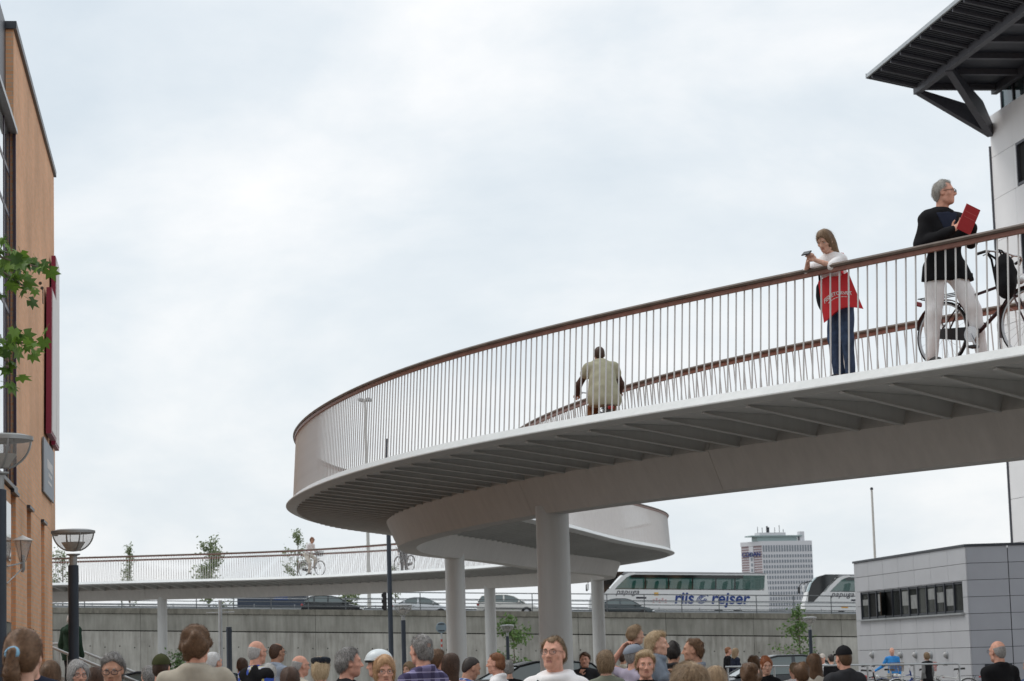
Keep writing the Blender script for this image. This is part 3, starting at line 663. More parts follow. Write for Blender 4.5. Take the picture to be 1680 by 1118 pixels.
# sign posts near the wall
p = at(362, 1060, 62); t = thing('gantry_post', 'slim galvanised post with a thin cross bar by the concrete wall', 'post', (p.x, p.y, 0)); ht = at(363, 985, 62).z
m = MB(); m.tube([(0, 0, 0), (0, 0, ht)], .05, 10); m.build('pole', M_steel, t, smooth=50)
zz = at(362, 1005, 62).z; m = MB(); m.tube([(-.36, 0, zz), (.36, 0, zz)], .014, 6); m.build('cross_bar', M_steel, t)
p = at(376, 1060, 60); ht = at(376, 1029, 60).z; t = thing('steel_bollard', 'thick dark blue-grey post beside the slim galvanised post', 'post', (p.x, p.y, 0))
m = MB(); m.lathe([(0, 0), (.07, 0), (.07, ht), (0, ht + .01)], 14); m.build('shaft', M_post, t, smooth=40); m = MB(); m.lathe([(.078, ht - .1), (.078, ht - .06), (.07, ht - .06)], 14); m.build('collar', M_post, t)
p = at(724, 1030, 95); zc = p.z; t = thing('traffic_sign', 'round traffic sign seen from behind beside the bridge column', 'sign', (p.x, p.y, 0))
m = MB(); m.lathe([(0, .012), (.205, .012), (.215, .0), (.205, -.012), (0, -.012)], 28, (0, -.03, zc), Matrix.Rotation(R(90), 4, 'X')); m.build('disc', mat('sign_back', (.20, .26, .30), .5, .3, var=.05), t, smooth=40)
m = MB(); m.tube([(0, 0, 0), (0, 0, zc + .15)], .03, 8); m.build('pole', M_steel, t, smooth=50)
for dz in (-.12, .14): m = MB(); m.box((0, -.048, zc + dz), (.24, .02, .04)); m.build('clamp', M_dark, t)
for dz in (-.5, -.7): m = MB(); m.lathe([(.034, -.05), (.036, -.05), (.036, .05), (.034, .05)], 8, (0, 0, zc + dz)); m.build('band', mat('band_red', (.45, .06, .04), .5), t)
# handrail on the plaza in front of the pavilion
a, b = at(1190, 1094.5, 47), at(1572, 1089, 47); t = thing('plaza_railing', 'tubular steel handrail in front of the parked bicycles', 'railing', (a.x, a.y, 0)); d_ = b - a
m = MB(); m.tube([(0, 0, a.z), (d_.x, d_.y, b.z), (d_.x + .02, d_.y, b.z - .05), (d_.x + .02, d_.y, 0)], .018, 8); m.build('top_rail', M_steel, t, smooth=60)
m = MB(); m.tube([(0, 0, a.z - .45), (d_.x, d_.y, b.z - .45)], .014, 6); m.build('mid_rail', M_steel, t, smooth=60)
for k in range(5):
    f_ = (k + .05) / 5; m = MB(); m.tube([(d_.x * f_, d_.y * f_, 0), (d_.x * f_, d_.y * f_, a.z + (b.z - a.z) * f_ - .02)], .02, 8); m.build('post', M_steel, t, smooth=60)
a, b = at(758, 1112, 47), at(812, 1112, 47); t = thing('short_railing', 'short piece of steel handrail between the heads near the columns', 'railing', (a.x, a.y, 0)); d_ = b - a
for z in (1.15, .7):
    m = MB(); m.tube([(0, 0, z), (d_.x, d_.y, z)], .02, 8); m.build('rail', M_steel, t, smooth=60)
for f_ in (.05, .95): m = MB(); m.tube([(d_.x * f_, d_.y * f_, 0), (d_.x * f_, d_.y * f_, 1.14)], .018, 8); m.build('post', M_steel, t)
# outdoor stair with railings by the brick building
p0 = at(78, 1064, 50.5); st = thing('stone_stair', 'grey outdoor stair with steel railings beside the brick building', 'stair', (p0.x, p0.y, 0))
M_step = mat('stair_stone', (.34, .33, .31), .8, var=.1)
for k in range(7): m = MB(); m.box((.9 + k * .30, .0, (1.19 - k * .17) / 2), (.30 if k else 1.9, 2.4, 1.19 - k * .17)) if k else m.box((-.1, 0, .595 + .085), (1.7, 2.4, 1.36)); m.build('step', M_step, st)
for yy in (-1.2, 1.2):
    m = MB(); m.tube([(-.9, yy, 2.15), (.1, yy, 2.15), (2.9, yy, .95)], .03, 8); rl = m.build('handrail', M_steel, st, smooth=60)
    m = MB(); m.box((1.35, yy * 1.03, .72), (3.6, .06, .16), mtx=Matrix.Translation((0, 0, 0)) @ Matrix.Translation((1.35, 0, .72)) @ Matrix.Rotation(R(27), 4, 'Y') @ Matrix.Translation((-1.35, 0, -.72))); m.build('stringer', M_step, st)
    for k in range(22):
        xx = -.85 + k * .165; zt = 2.15 if xx < .1 else 2.15 - (xx - .1) * 1.2 / 2.8
        m = MB(); m.tube([(xx, yy, max(0, zt - 1.0)), (xx, yy, zt)], .009, 5); m.build('baluster', M_steel, st)

# ------------------------------------------------------------------ vehicles
M_gl = glass_mat('car_glass', (.10, .13, .13), .04); M_red = mat('tail_light', (.35, .02, .02), .25); M_lens = mat('head_light', (.75, .77, .78), .15, var=.02); M_rim = mat('alloy_rim', (.45, .46, .47), .35, .7)
def wheel_meshes(r, wd):
    m = MB(); m.lathe([(r * .66, -wd / 2), (r * .93, -wd / 2), (r, -wd * .3), (r, wd * .3), (r * .93, wd / 2), (r * .66, wd / 2)], 24, mtx=Matrix.Rotation(R(90), 4, 'X')); ty = m.mesh('tyre', M_rubber, 50)
    m = MB(); Mx = Matrix.Rotation(R(90), 4, 'X')
    m.lathe([(r * .67, wd * .45), (r * .6, wd * .3), (r * .15, wd * .35), (0, wd * .36)], 20, mtx=Mx); m.lathe([(r * .67, -wd * .45), (r * .6, -wd * .3), (r * .15, -wd * .35), (0, -wd * .36)], 20, mtx=Mx)
    return ty, m.mesh('rim', M_rim, 40)
def car(kind, col, label, loc, rz=0, ry=0, group=None):
    Lc = 4.35; W = .87
    pnt = mat('car_paint_' + col[0], col[1], .25, col[2], var=.02)
    t = thing('car', label, 'car', loc, rz, group); t.rotation_euler = (0, ry, rz)
    hood = {'hatch': [(-2.1, .78), (-1.9, .93), (-1.2, .98), (.2, .97), (1.0, .93), (1.75, .80), (2.1, .62), (2.15, .5)],
            'sedan': [(-2.15, .80), (-2.0, .98), (-1.35, 1.03), (.2, .98), (1.0, .94), (1.75, .82), (2.12, .66), (2.17, .5)],
            'wagon': [(-2.15, .85), (-2.05, 1.0), (-1.3, 1.02), (.2, 1.0), (1.05, .96), (1.75, .84), (2.1, .68), (2.17, .5)]}[kind]
    gh = {'hatch': [(-2.0, .98), (-1.55, 1.38), (-.9, 1.46), (-.1, 1.45), (.35, 1.36), (1.15, .95)],
          'sedan': [(-1.65, 1.0), (-.95, 1.36), (-.55, 1.43), (.1, 1.43), (.45, 1.35), (1.2, .95)],
          'wagon': [(-2.1, 1.0), (-1.85, 1.40), (-1.2, 1.50), (-.1, 1.50), (.4, 1.40), (1.2, .97)]}[kind]
    m = MB(); rows = []
    for x, z in [(-2.18, .55)] + hood:
        w_ = W * (1 - .16 * (abs(x) / 2.17)**4); zb = .22 if abs(x) < 2.0 else .34
        rows.append([(x, -w_ * .9, zb), (x, -w_, min(z, .42)), (x, -w_, min(z, .72) * .98), (x, -w_ * .95, z * .97), (x, -w_ * .6, z + .012), (x, w_ * .6, z + .012), (x, w_ * .95, z * .97), (x, w_, min(z, .72) * .98), (x, w_, min(z, .42)), (x, w_ * .9, zb)])
    m.grid(rows, close=True); k = len(rows[0]); m.f += [tuple(range(k)), tuple(range(len(m.v) - 1, len(m.v) - k - 1, -1))]; m.m += [0, 0]
    m.build('body', pnt, t, smooth=35)
    # greenhouse: roof shell and glass
    def wd(z): return W * (.93 - .25 * max(0, z - .97) / .5)
    n = len(gh)
    m = MB(); m.grid([[(x, -wd(z), z), (x, -wd(z) * .5, z + .03), (x, wd(z) * .5, z + .03), (x, wd(z), z)] for x, z in gh[1:-1]]); m.build('roof', pnt, t, smooth=60)
    for sg in (-1, 1):
        base = [(x, z) for x, z in gh]; poly = [(x, sg * wd(z), z) for x, z in base]
        m = MB(); m.add(poly, [tuple(range(n)) if sg < 0 else tuple(range(n - 1, -1, -1))]); so_ = m.build('side_window', M_gl, t)
        for x, wdt in ((-.28, .06), (-1.25, .06)):
            zt = np.interp(x, [q[0] for q in gh], [q[1] for q in gh]); m = MB(); m.add([(x - wdt, sg * (wd(.97) + .006), .95), (x + wdt, sg * (wd(.97) + .006), .95), (x + wdt * .7 - .02, sg * (wd(zt) + .006), zt), (x - wdt * .7 - .02, sg * (wd(zt) + .006), zt)], [(0, 1, 2, 3)]); m.build('pillar', pnt, so_)
        m = MB(); m.tube([(x, sg * wd(z), z) for x, z in gh], .028, 6); m.build('window_frame', pnt, so_, smooth=60)
        m = MB(); m.box((.78, sg * (W + .08), 1.02), (.13, .2, .14), bev=.03); m.build('mirror', pnt, t)
        m = MB(); m.box((-.55, sg * (W + .004), .84), (.16, .03, .03)); m.build('door_handle', pnt, t)
        m = MB(); m.box((2.03, sg * .62, .60), (.2, .34, .13), bev=.04); m.build('headlight', M_lens, t)
        m = MB(); m.box((-2.10, sg * .66, .80), (.16, .3, .16), bev=.04); m.build('tail_light', M_red, t)
        m = MB(); m.box((0, sg * (W + .003), .52), (3.2, .02, .05)); m.build('trim', M_black, t)
    for i in (0, n - 2):
        a, b = (gh[0], gh[1]) if i == 0 else (gh[-2], gh[-1])
        m = MB(); m.add([(a[0], -wd(a[1]), a[1]), (a[0], wd(a[1]), a[1]), (b[0], wd(b[1]), b[1]), (b[0], -wd(b[1]), b[1])], [(0, 1, 2, 3)]); m.build('windscreen' if i else 'rear_window', M_gl, t)
    ty, rm_ = WH
    for x in (-1.32, 1.32):
        for sg in (-1, 1):
            o = link('wheel', ty, t, loc=(x, sg * (W - .08), .31)); link('rim', rm_, o)
            m = MB(); m.lathe([(0, .001), (.37, .001)], 20, (x, sg * (W + .0015), .31), Matrix.Rotation(R(90 * sg), 4, 'X')); m.build('wheel_arch', M_black, t)
            o.location.y = sg * (W - .04)
    return t
WH = wheel_meshes(.31, .2)
def on_road(x, D, yr=978, h=1.47):
    p = at(x, yr, D); return (p.x, p.y, p.z - h)
car('hatch', ('charcoal', (.03, .034, .037), .3), 'charcoal hatchback on the elevated road left of the dark mast', on_road(545, 170), 0, SLP, 'cars on the elevated road')
car('sedan', ('silver', (.58, .60, .62), .3), 'silver sedan on the elevated road beside the dark mast', on_road(692, 170, 980), 0, SLP, 'cars on the elevated road')
car('wagon', ('cream', (.70, .69, .65), 0), 'cream estate car on the elevated road between two columns', on_road(832, 170, 976, 1.53), 0, SLP, 'cars on the elevated road')
car('sedan', ('slate', (.07, .085, .09), .3), 'slate grey sedan on the elevated road in front of the coach', on_road(1022, 169, 982), 0, SLP, 'cars on the elevated road')
def on_ground(x, D): p = at(x, 1095, D); return (p.x, p.y, 0)
car('hatch', ('black', (.016, .018, .02), .2), 'black car parked on the plaza left of the near column', on_ground(860, 60), R(200), 0, 'cars parked on the plaza')
car('wagon', ('navy', (.03, .04, .055), .3), 'navy car parked on the plaza beyond the man in the olive cap', on_ground(232, 50), R(170), 0, 'cars parked on the plaza')
car('sedan', ('graphite', (.05, .055, .06), .3), 'graphite car parked by the handrail behind the red-haired woman', on_ground(1275, 62), R(185), 0, 'cars parked on the plaza')

# coaches
M_bus = mat('coach_white', (.80, .80, .79), .3, var=.02); M_bgl = glass_mat('coach_glass', (.025, .115, .095), .03, alpha=.72); M_bdark = glass_mat('coach_dark_glass', (.012, .015, .016), .04); M_seat = mat('coach_seat', (.02, .022, .03), .8); M_blue = mat('coach_lettering_blue', (.012, .045, .22), .4, var=.03); M_int = mat('coach_interior', (.62, .70, .67), .7)
def coach(loc, label):
    t = thing('coach', label, 'coach', loc, 0, 'white coaches on the elevated road'); t.rotation_euler = (0, SLP, 0)
    L_, H, W = 13.2, 3.75, 1.27
    def XZ(a, b, y): return (a, y, b)
    low = [(.22, .38), (L_ - .15, .38), (L_ - .02, .7), (L_, 1.9), (L_ - .06, 2.44), (.30, 2.44), (.06, 1.55), (.02, .8)]
    m = MB(); m.prism(low, -W, W, XZ); body = m.build('lower_body', M_bus, t)
    top = [(1.9, 3.54), (L_ - .18, 3.54), (L_ - .22, 3.66), (L_ - .5, 3.73), (2.6, 3.73)]
    m = MB(); m.prism(top, -W + .03, W - .03, XZ); m.build('roof', mat('coach_roof', (.30, .30, .31), .5), t)
    m = MB(); m.prism([(2.9, 3.53), (L_ - .14, 3.53), (L_ - .16, 3.60), (2.9, 3.60)], -W - .004, W + .004, XZ); m.build('cant_rail', M_bus, t)
    m = MB(); m.prism([(L_ - .36, 2.44), (L_ - .06, 2.44), (L_ - .16, 3.54), (L_ - .30, 3.54)], -W - .003, W + .003, XZ); m.build('rear_pillar', M_bus, t)
    # sweeping white pillar
    pil = [(1.18, 1.98), (1.5, 1.98), (2.2, 2.75), (2.75, 3.30), (3.05, 3.46), (3.4, 3.54), (3.4, 3.66), (2.9, 3.62), (2.5, 3.45), (1.9, 2.85)]
    for sg in (-1, 1):
        m = MB(); m.prism(pil if sg < 0 else pil, sg * W - .015, sg * W + .03 * sg if sg > 0 else sg * W + .015, XZ) if False else m.prism(pil, min(sg * (W - .02), sg * (W + .022)), max(sg * (W - .02), sg * (W + .022)), XZ); m.build('swept_pillar', M_bus, t)
        m = MB(); y = sg * (W + .002); win = [(1.72, 2.46), (L_ - .62, 2.46), (L_ - .36, 2.62), (L_ - .29, 2.85), (L_ - .31, 3.53), (3.1, 3.53), (2.4, 3.1)]
        m.add([(a, y, b) for a, b in win], [tuple(range(len(win)))]); so_ = m.build('side_glass', M_bgl, t)
        for xx in (4.15, 5.85, 7.6, 9.3, 10.7): m = MB(); m.box((xx, y, 3.0), (.10, .012, 1.06)); m.build('mullion', M_bdark, so_)
        m = MB(); m.box((7.2, y, 3.40), (8.2, .008, .22)); m.build('tint_band', M_bdark, so_)
        m = MB(); m.box((6.9, y + sg * .004, 2.47), (10.1, .014, .05)); m.build('lower_seal', M_bdark, so_)
        fr = [(.28, 1.55), (.34, 2.4), (.55, 3.05), (.95, 3.5), (1.6, 3.72), (2.6, 3.73), (2.1, 3.25), (1.55, 2.6), (1.0, 1.98), (.6, 1.6)]
        m = MB(); m.add([(a, sg * (W + .012), b) for a, b in fr], [tuple(range(len(fr)))]); m.build('cab_side_glass', M_bdark, t)
        m = MB(); m.tube([(.6, sg * W, 3.2), (.15, sg * (W + .18), 3.15), (-.05, sg * (W + .22), 2.9)], .03, 6); mi = m.build('mirror_arm', M_black, t)
        m = MB(); m.box((-.06, sg * (W + .22), 2.62), (.16, .22, .52), bev=.05); m.build('mirror', M_bus if sg < 0 else M_black, mi)
        for xx in (2.75, 9.5, 10.9):
            Mx = Matrix.Rotation(R(90), 4, 'X'); m = MB(); m.lathe([(0, .0), (.56, .0)], 24, (xx, sg * (W + .003), .5), Matrix.Rotation(R(90 * sg), 4, 'X')); m.build('wheel_arch', M_black, t)
            m = MB(); m.lathe([(.3, -.05), (.48, -.05), (.5, 0), (.48, .05), (.3, .05)], 24, (xx, sg * (W + .0), .5), Mx); wo = m.build('wheel', M_rubber, t)
            m = MB(); m.lathe([(.31, .05), (.2, .02), (0, .03)], 16, (xx, sg * (W + .0), .5), Matrix.Rotation(R(90 * sg), 4, 'X')); m.build('rim', M_rim, wo)
        for xx in (4.6, 6.3): m = MB(); m.box((xx, sg * (W + .002), .95), (1.6, .006, .95)); m.build('luggage_door', M_bus, body)
        m = MB(); m.box((3.0 + .0, sg * (W + .006), 1.32), (.5, .01, .12)); m.build('marker', mat('amber', (.7, .35, .05), .4), body)
    fw = [(.02, .0)]
    m = MB(); rows = []
    for a, b in [(.14, 1.45), (.2, 2.0), (.30, 2.45), (.5, 3.02), (.9, 3.5)]:
        rows.append([(a + .35 * (abs(y) / W)**3, y, b) for y in np.linspace(-W, W, 9)])
    m.grid(rows); m.build('windscreen', glass_mat('coach_screen', (.22, .30, .31), .05) if 'coach_screen' not in MC else MC['coach_screen'], t, smooth=60)
    m = MB(); m.box((.12, 0, 1.0), (.1, 2.2, .3), bev=.04); m.build('bumper', M_steel, t)
    for sg in (-1, 1): m = MB(); m.box((.12, sg * .95, .85), (.14, .4, .2), bev=.04); m.build('headlight', M_lens, t)
    m = MB(); m.box((7, 0, 2.43), (12, 2.4, .02)); m.build('floor', M_int, t)
    for k in range(11):
        xx = 3.2 + k * .84
        for sy in (-.75, .75):
            m = MB(); m.prism([(xx, 2.44), (xx + .16, 2.44), (xx + .28, 3.0), (xx + .22, 3.12), (xx + .12, 3.08)], sy - .45, sy + .45, XZ); m.build('seat', M_seat, t)
    m = MB(); m.box((1.3, -.5, 2.1), (.5, .6, 1.0), bev=.1); m.build('driver_seat', M_seat, t)
    def put(s_, size, x, z, mt, sh=0, off=0, sp=1, nm='lettering'):
        me = text_mesh(s_, size, mt, nm, extrude=.006, shear=sh, offset=off, align='LEFT', spacing=sp); link(nm, me, body, mtx=frame((x, -W - .008, z), (1, 0, 0), (0, -1, 0)))
    M_tblk = mat('lettering_black', (.02, .02, .03), .5)
    put('papuga', .56, 2.0, 2.08, M_tblk, .35, .006, 1.08); put('riis', 1.18, 6.25, 1.46, M_blue, .12, .03); put('rejser', 1.18, 8.95, 1.46, M_blue, .12, .03)
    m = MB()
    for k in range(3):
        aa = .42 - .13 * k; m.tube([(8.35 + aa * math.cos(a), 0, 1.78 + aa * .72 * math.sin(a + .35)) for a in np.linspace(.3 + .5 * k, 5.6 + .4 * k, 22)], .035, 5)
    lg = m.build('round_emblem', M_blue, body, loc=(0, -W - .006, 0)); lg.scale = (1, .2, 1)
    m = MB(); m.box((3.85, -W - .004, 1.83), (.75, .006, .13)); m.build('label_box', M_tblk, body)
    m = MB(); m.box((4.95, -W - .004, 2.12), (.32, .006, .24)); m.build('yellow_sticker', mat('sticker_yellow', (.75, .45, .10), .5), body)
    for k in range(5): m = MB(); m.box((4.75 + .22 * k, -W - .004, 1.6 + .1 * (k % 2)), (.14, .006, .26), rz=0); m.build('faded_print', mat('faded_pink', (.62, .42, .42), .6), body)
    return t
p = at(964, 1000, 178); coach((p.x, p.y, rz_(p.x) - .1), 'white coach with blue lettering behind the grey sedan, near the tower')
p = at(1315, 1000, 180); coach((p.x, p.y, rz_(p.x) - .1), 'white coach half hidden by the grey pavilion')
# dark box trailer and pale shed beyond the road
p = at(447, 1000, 178); t = thing('box_trailer', 'dark blue-grey box trailer on the elevated road under the far bridge', 'trailer', (p.x, p.y, rz_(p.x))); t.rotation_euler = (0, SLP, 0)
m = MB(); m.box((0, 0, 1.45), (5.0, 2.4, 1.5), bev=.05); m.build('box', mat('trailer_slate', (.055, .07, .10), .5, .2), t)
m = MB(); m.box((.7, -1.205, 1.6), (1.0, .02, .45)); m.build('blue_panel', mat('trailer_blue', (.02, .07, .30), .5), t)
for xx in (-1.6, -.6, 1.8):
    for sg in (-1, 1): o = link('wheel', WH[0], t, loc=(xx, sg * 1.0, .35)); link('rim', WH[1], o)
m = MB(); m.box((0, 0, .62), (4.8, 1.0, .15)); m.build('chassis', M_black, t)
# ------------------------------------------------------------------ trees
def leaf_material(name, c1, c2):
    m = bpy.data.materials.new(name); m.use_nodes = True; t = m.node_tree; b = t.nodes['Principled BSDF']; b.inputs['Roughness'].default_value = .5
    g = t.nodes.new('ShaderNodeNewGeometry'); oi = t.nodes.new('ShaderNodeObjectInfo')
    a = t.nodes.new('ShaderNodeMath'); a.operation = 'ADD'; t.links.new(g.outputs['Random Per Island'], a.inputs[0]); t.links.new(oi.outputs['Random'], a.inputs[1])
    f = t.nodes.new('ShaderNodeMath'); f.operation = 'FRACT'; t.links.new(a.outputs[0], f.inputs[0])
    r = t.nodes.new('ShaderNodeValToRGB'); r.color_ramp.elements[0].color = (*c1, 1); r.color_ramp.elements[1].color = (*c2, 1)
    t.links.new(f.outputs[0], r.inputs['Fac']); t.links.new(r.outputs[0], b.inputs['Base Color'])
    tr = t.nodes.new('ShaderNodeBsdfTranslucent'); t.links.new(r.outputs[0], tr.inputs['Color'])
    ms = t.nodes.new('ShaderNodeMixShader'); ms.inputs[0].default_value = .35; t.links.new(b.outputs[0], ms.inputs[1]); t.links.new(tr.outputs[0], ms.inputs[2])
    t.links.new(ms.outputs[0], t.nodes['Material Output'].inputs['Surface']); return m
M_bark = mat('bark', (.13, .105, .08), .9, var=.3, scale=10, bump=.4)
M_leafP = leaf_material('plane_tree_leaf', (.05, .115, .018), (.20, .34, .05)); M_leafD = leaf_material('shrub_leaf', (.03, .075, .018), (.10, .18, .05)); M_leafG = leaf_material('sapling_leaf', (.06, .13, .03), (.16, .26, .07)); M_leafB = leaf_material('backlit_birch_leaf', (.13, .18, .085), (.30, .35, .19))  # far-tree leaf colours lightened: backlight is put into the birch tones
def sapling(loc, H, z0, rx, n, ls, mt, label, shape='cone', seed=1, lean=0., group='young trees'):
    r = random.Random(seed); t = thing('young_tree', label, 'tree', (loc[0], loc[1], loc[2] if len(loc) > 2 else 0), group=group)
    m = MB(); tp = [Vector((lean * (k / 6)**2 + .03 * r.uniform(-1, 1), .03 * r.uniform(-1, 1), H * .93 * k / 6)) for k in range(7)]
    m.tube(tp, [H * .011 * (1 - .8 * k / 6) + .006 for k in range(7)], 6); m.build('trunk', M_bark, t, smooth=60)
    bm = MB(); lf = MB(); B = 26
    for k in range(B):
        f = r.uniform(0, 1)**.8; zb = z0 + (H - z0) * f * .95
        wr = rx * ((1 - f)**.7 * (.55 + .6 * r.random()) if shape == 'cone' else math.sin(math.pi * min(1, .12 + .85 * f))**.6 * (.5 + .6 * r.random()))
        a = r.uniform(0, 6.283); c = Vector((lean * (zb / H)**2, 0, zb)); up = (H - z0) * .16 * r.uniform(.5, 1.2)
        e_ = c + Vector((math.cos(a) * wr, math.sin(a) * wr, up)); mid = (c + e_) / 2 + Vector((0, 0, up * .15))
        bm.tube([c, mid, e_], [H * .0035 + .004, .008, .003], 4)
        for j in range(n // B):
            q = r.uniform(.25, 1.08); p = c.lerp(e_, q) + Vector((r.gauss(0, 1), r.gauss(0, 1), r.gauss(0, 1))) * rx * .10
            s = ls * r.uniform(.6, 1.25); d = Vector((r.gauss(0, 1), r.gauss(0, 1), r.gauss(-.2, .7))).normalized(); sd = d.cross(Vector((r.gauss(0, 1), r.gauss(0, 1), r.gauss(0, 1)))).normalized()
            lf.add([p, p + d * s * .5 + sd * s * .28, p + d * s, p + d * s * .5 - sd * s * .28], [(0, 1, 2, 3)])
    bm.build('limbs', M_bark, t, kind='stuff'); lf.build('crown', mt, t, kind='stuff'); return t
def tree_at(x, ybase, ytop, D, z_base=None):
    zb = 0 if z_base is None else z_base; p = at(x, (ybase + ytop) / 2, D); return (p.x, p.y, zb), at(x, ytop, D).z - zb
l, h = tree_at(213, 1000, 901, 205, 4.6); sapling(l, h, 1.00, 1.28, 892, 0.22, M_leafB, 'slender small-leaved sapling nearest the street lamp behind far bridge', 'cone', 3)
l, h = tree_at(342, 1000, 879, 205, 4.6); sapling(l, h, 1.40, 2.16, 2167, 0.27, M_leafB, 'bushy young tree behind the far bridge, left of the cyclist', 'cone', 4, lean=.25)
l, h = tree_at(486, 1000, 880, 205, 4.6); sapling(l, h, 1.40, 1.45, 1147, 0.24, M_leafB, 'young tree directly behind the white-clad cyclist on the far bridge', 'round', 5, lean=.2)
l, h = tree_at(103, 1000, 905, 205, 4.6); sapling(l, h, 1.00, 1.38, 892, 0.24, M_leafB, 'young tree at the corner of the brick building behind far bridge', 'round', 6)
l, h = tree_at(648, 1000, 930, 205, 4.6); sapling(l, h, 1.60, 0.68, 300, 0.19, M_leafB, 'small sapling behind the dark mast beside the parked bicycle', 'round', 8)
l, h = tree_at(843, 1110, 1022, 120); sapling(l, h, .5, 1.3, 1300, .17, M_leafG, 'dense green shrub between two bridge columns', 'round', 9)
l, h = tree_at(1312, 1110, 1004, 102); sapling(l, h, 1.1, 1.15, 800, .15, M_leafG, 'thin green sapling in front of the wall near the pavilion', 'cone', 10)
l, h = tree_at(293, 1110, 1066, 70); sapling(l, h, .5, .5, 420, .12, M_leafD, 'small leafy bush behind the curly-haired man', 'round', 11)
l, h = tree_at(575, 1000, 976, 196, 4.6); sapling(l, h, .3, 1.6, 900, .3, M_leafB, 'roadside bush beyond the charcoal hatchback', 'round', 12)
# plane tree reaching in from the left
def plane_leaf():
    m = MB(); A = []
    for ang, rr in ((-152, .30), (-118, .34), (-88, .50), (-66, .34), (-45, .66), (-22, .42), (0, .80), (22, .42), (45, .66), (66, .34), (88, .50), (118, .34), (152, .30)):
        a = R(ang); A.append((rr * math.sin(a), rr * math.cos(a), -.10 * abs(math.sin(a)) * rr - .14 * rr * rr))
    m.add([(0, 0, .03)] + A, [(0, i + 2, i + 1) for i in range(len(A) - 1)]); m.tube([(0, 0, .02), (0, -.3, .02), (.02, -.62, .0)], .012, 4); return m
pt = thing('plane_tree', 'broad-leaved plane tree reaching in from the left edge', 'tree', at(-150, 1100, 25) * 1.0); o0 = Vector((pt.location.x, pt.location.y, 0)); pt.location = o0
m = MB(); tr_ = [Vector((0, 0, 0)), Vector((.05, .1, 1.5)), Vector((.0, .15, 3.2)), Vector((.1, .1, 5.0)), Vector((-.1, 0, 6.8))]; m.tube(tr_, [.17, .15, .13, .09, .05], 10); m.build('trunk', M_bark, pt, smooth=60)
pl = plane_leaf(); plm = pl.mesh('leaf', M_leafP); rr = random.Random(5); rest = MB(); limbs = MB(); cnt = 0
def put_leaf(p, size, part=True, drop=.6):
    d = Vector((rr.gauss(.35, .5), rr.gauss(0, .6), rr.gauss(-drop, .45))).normalized(); nn_ = Vector((rr.gauss(0, .55), rr.gauss(-.55, .5), rr.gauss(.75, .45)))
    ez = (nn_ - d * nn_.dot(d)).normalized(); ex = d.cross(ez); M = Matrix(((ex.x, d.x, ez.x, p.x), (ex.y, d.y, ez.y, p.y), (ex.z, d.z, ez.z, p.z), (0, 0, 0, 1))) @ Matrix.Scale(size, 4)
    if part: link('leaf', plm, pt, mtx=M)
    else: rest.add([M @ Vector(v) for v in pl.v], pl.f)
def branch(pts, nleaf, size, part, spread=.16):
    P = [Vector(p) for p in pts]; limbs.tube(P, [.03, .02, .012, .006][:len(P)], 5)
    for k in range(nleaf):
        f = rr.uniform(.25, 1.05) * (len(P) - 1); i = min(int(f), len(P) - 2); p = P[i].lerp(P[i + 1], f - i)
        put_leaf(p + Vector((rr.gauss(0, spread), rr.gauss(0, spread), rr.gauss(0, spread * .8))), size * rr.uniform(.6, 1.2), part)
def loc_(x, y, D): return at(x, y, D) - o0
for pts, n_ in (([(-140, 330, 25), (-60, 400, 24.5), (10, 425, 24.2), (62, 438, 24)], 62), ([(-140, 350, 25), (-60, 420, 24.8), (-5, 440, 24.6), (40, 470, 24.4)], 40),
                ([(-140, 480, 25), (-60, 540, 24.6), (5, 560, 24.3), (62, 565, 24.0)], 46), ([(-100, 520, 25), (-20, 560, 24.5), (10, 590, 24.3), (18, 612, 24.2)], 18)):
    branch([loc_(*p) for p in pts], n_, .165, True, .085)
for k in range(26):
    a = rr.uniform(2.0, 5.4); z = rr.uniform(3.3, 7.2); L0 = rr.uniform(.8, 1.7); c = Vector((0, .1, z - .4)); e_ = c + Vector((math.cos(a) * L0, math.sin(a) * L0, rr.uniform(.1, .7)))
    branch([c, c.lerp(e_, .5) + Vector((0, 0, .1)), e_], 30, .17, False, .22)
limbs.build('limbs', M_bark, pt, kind='stuff'); rest.build('crown', M_leafP, pt, kind='stuff')
for (x, y) in ((66, 465), (69, 473), (10, 591), (12, 602)):
    m = MB(); m.lathe([(0, -.018), (.013, -.013), (.018, 0), (.013, .013), (0, .018)], 8, loc_(x, y, 24.1)); m.build('seed_ball', M_bark, pt, smooth=80)
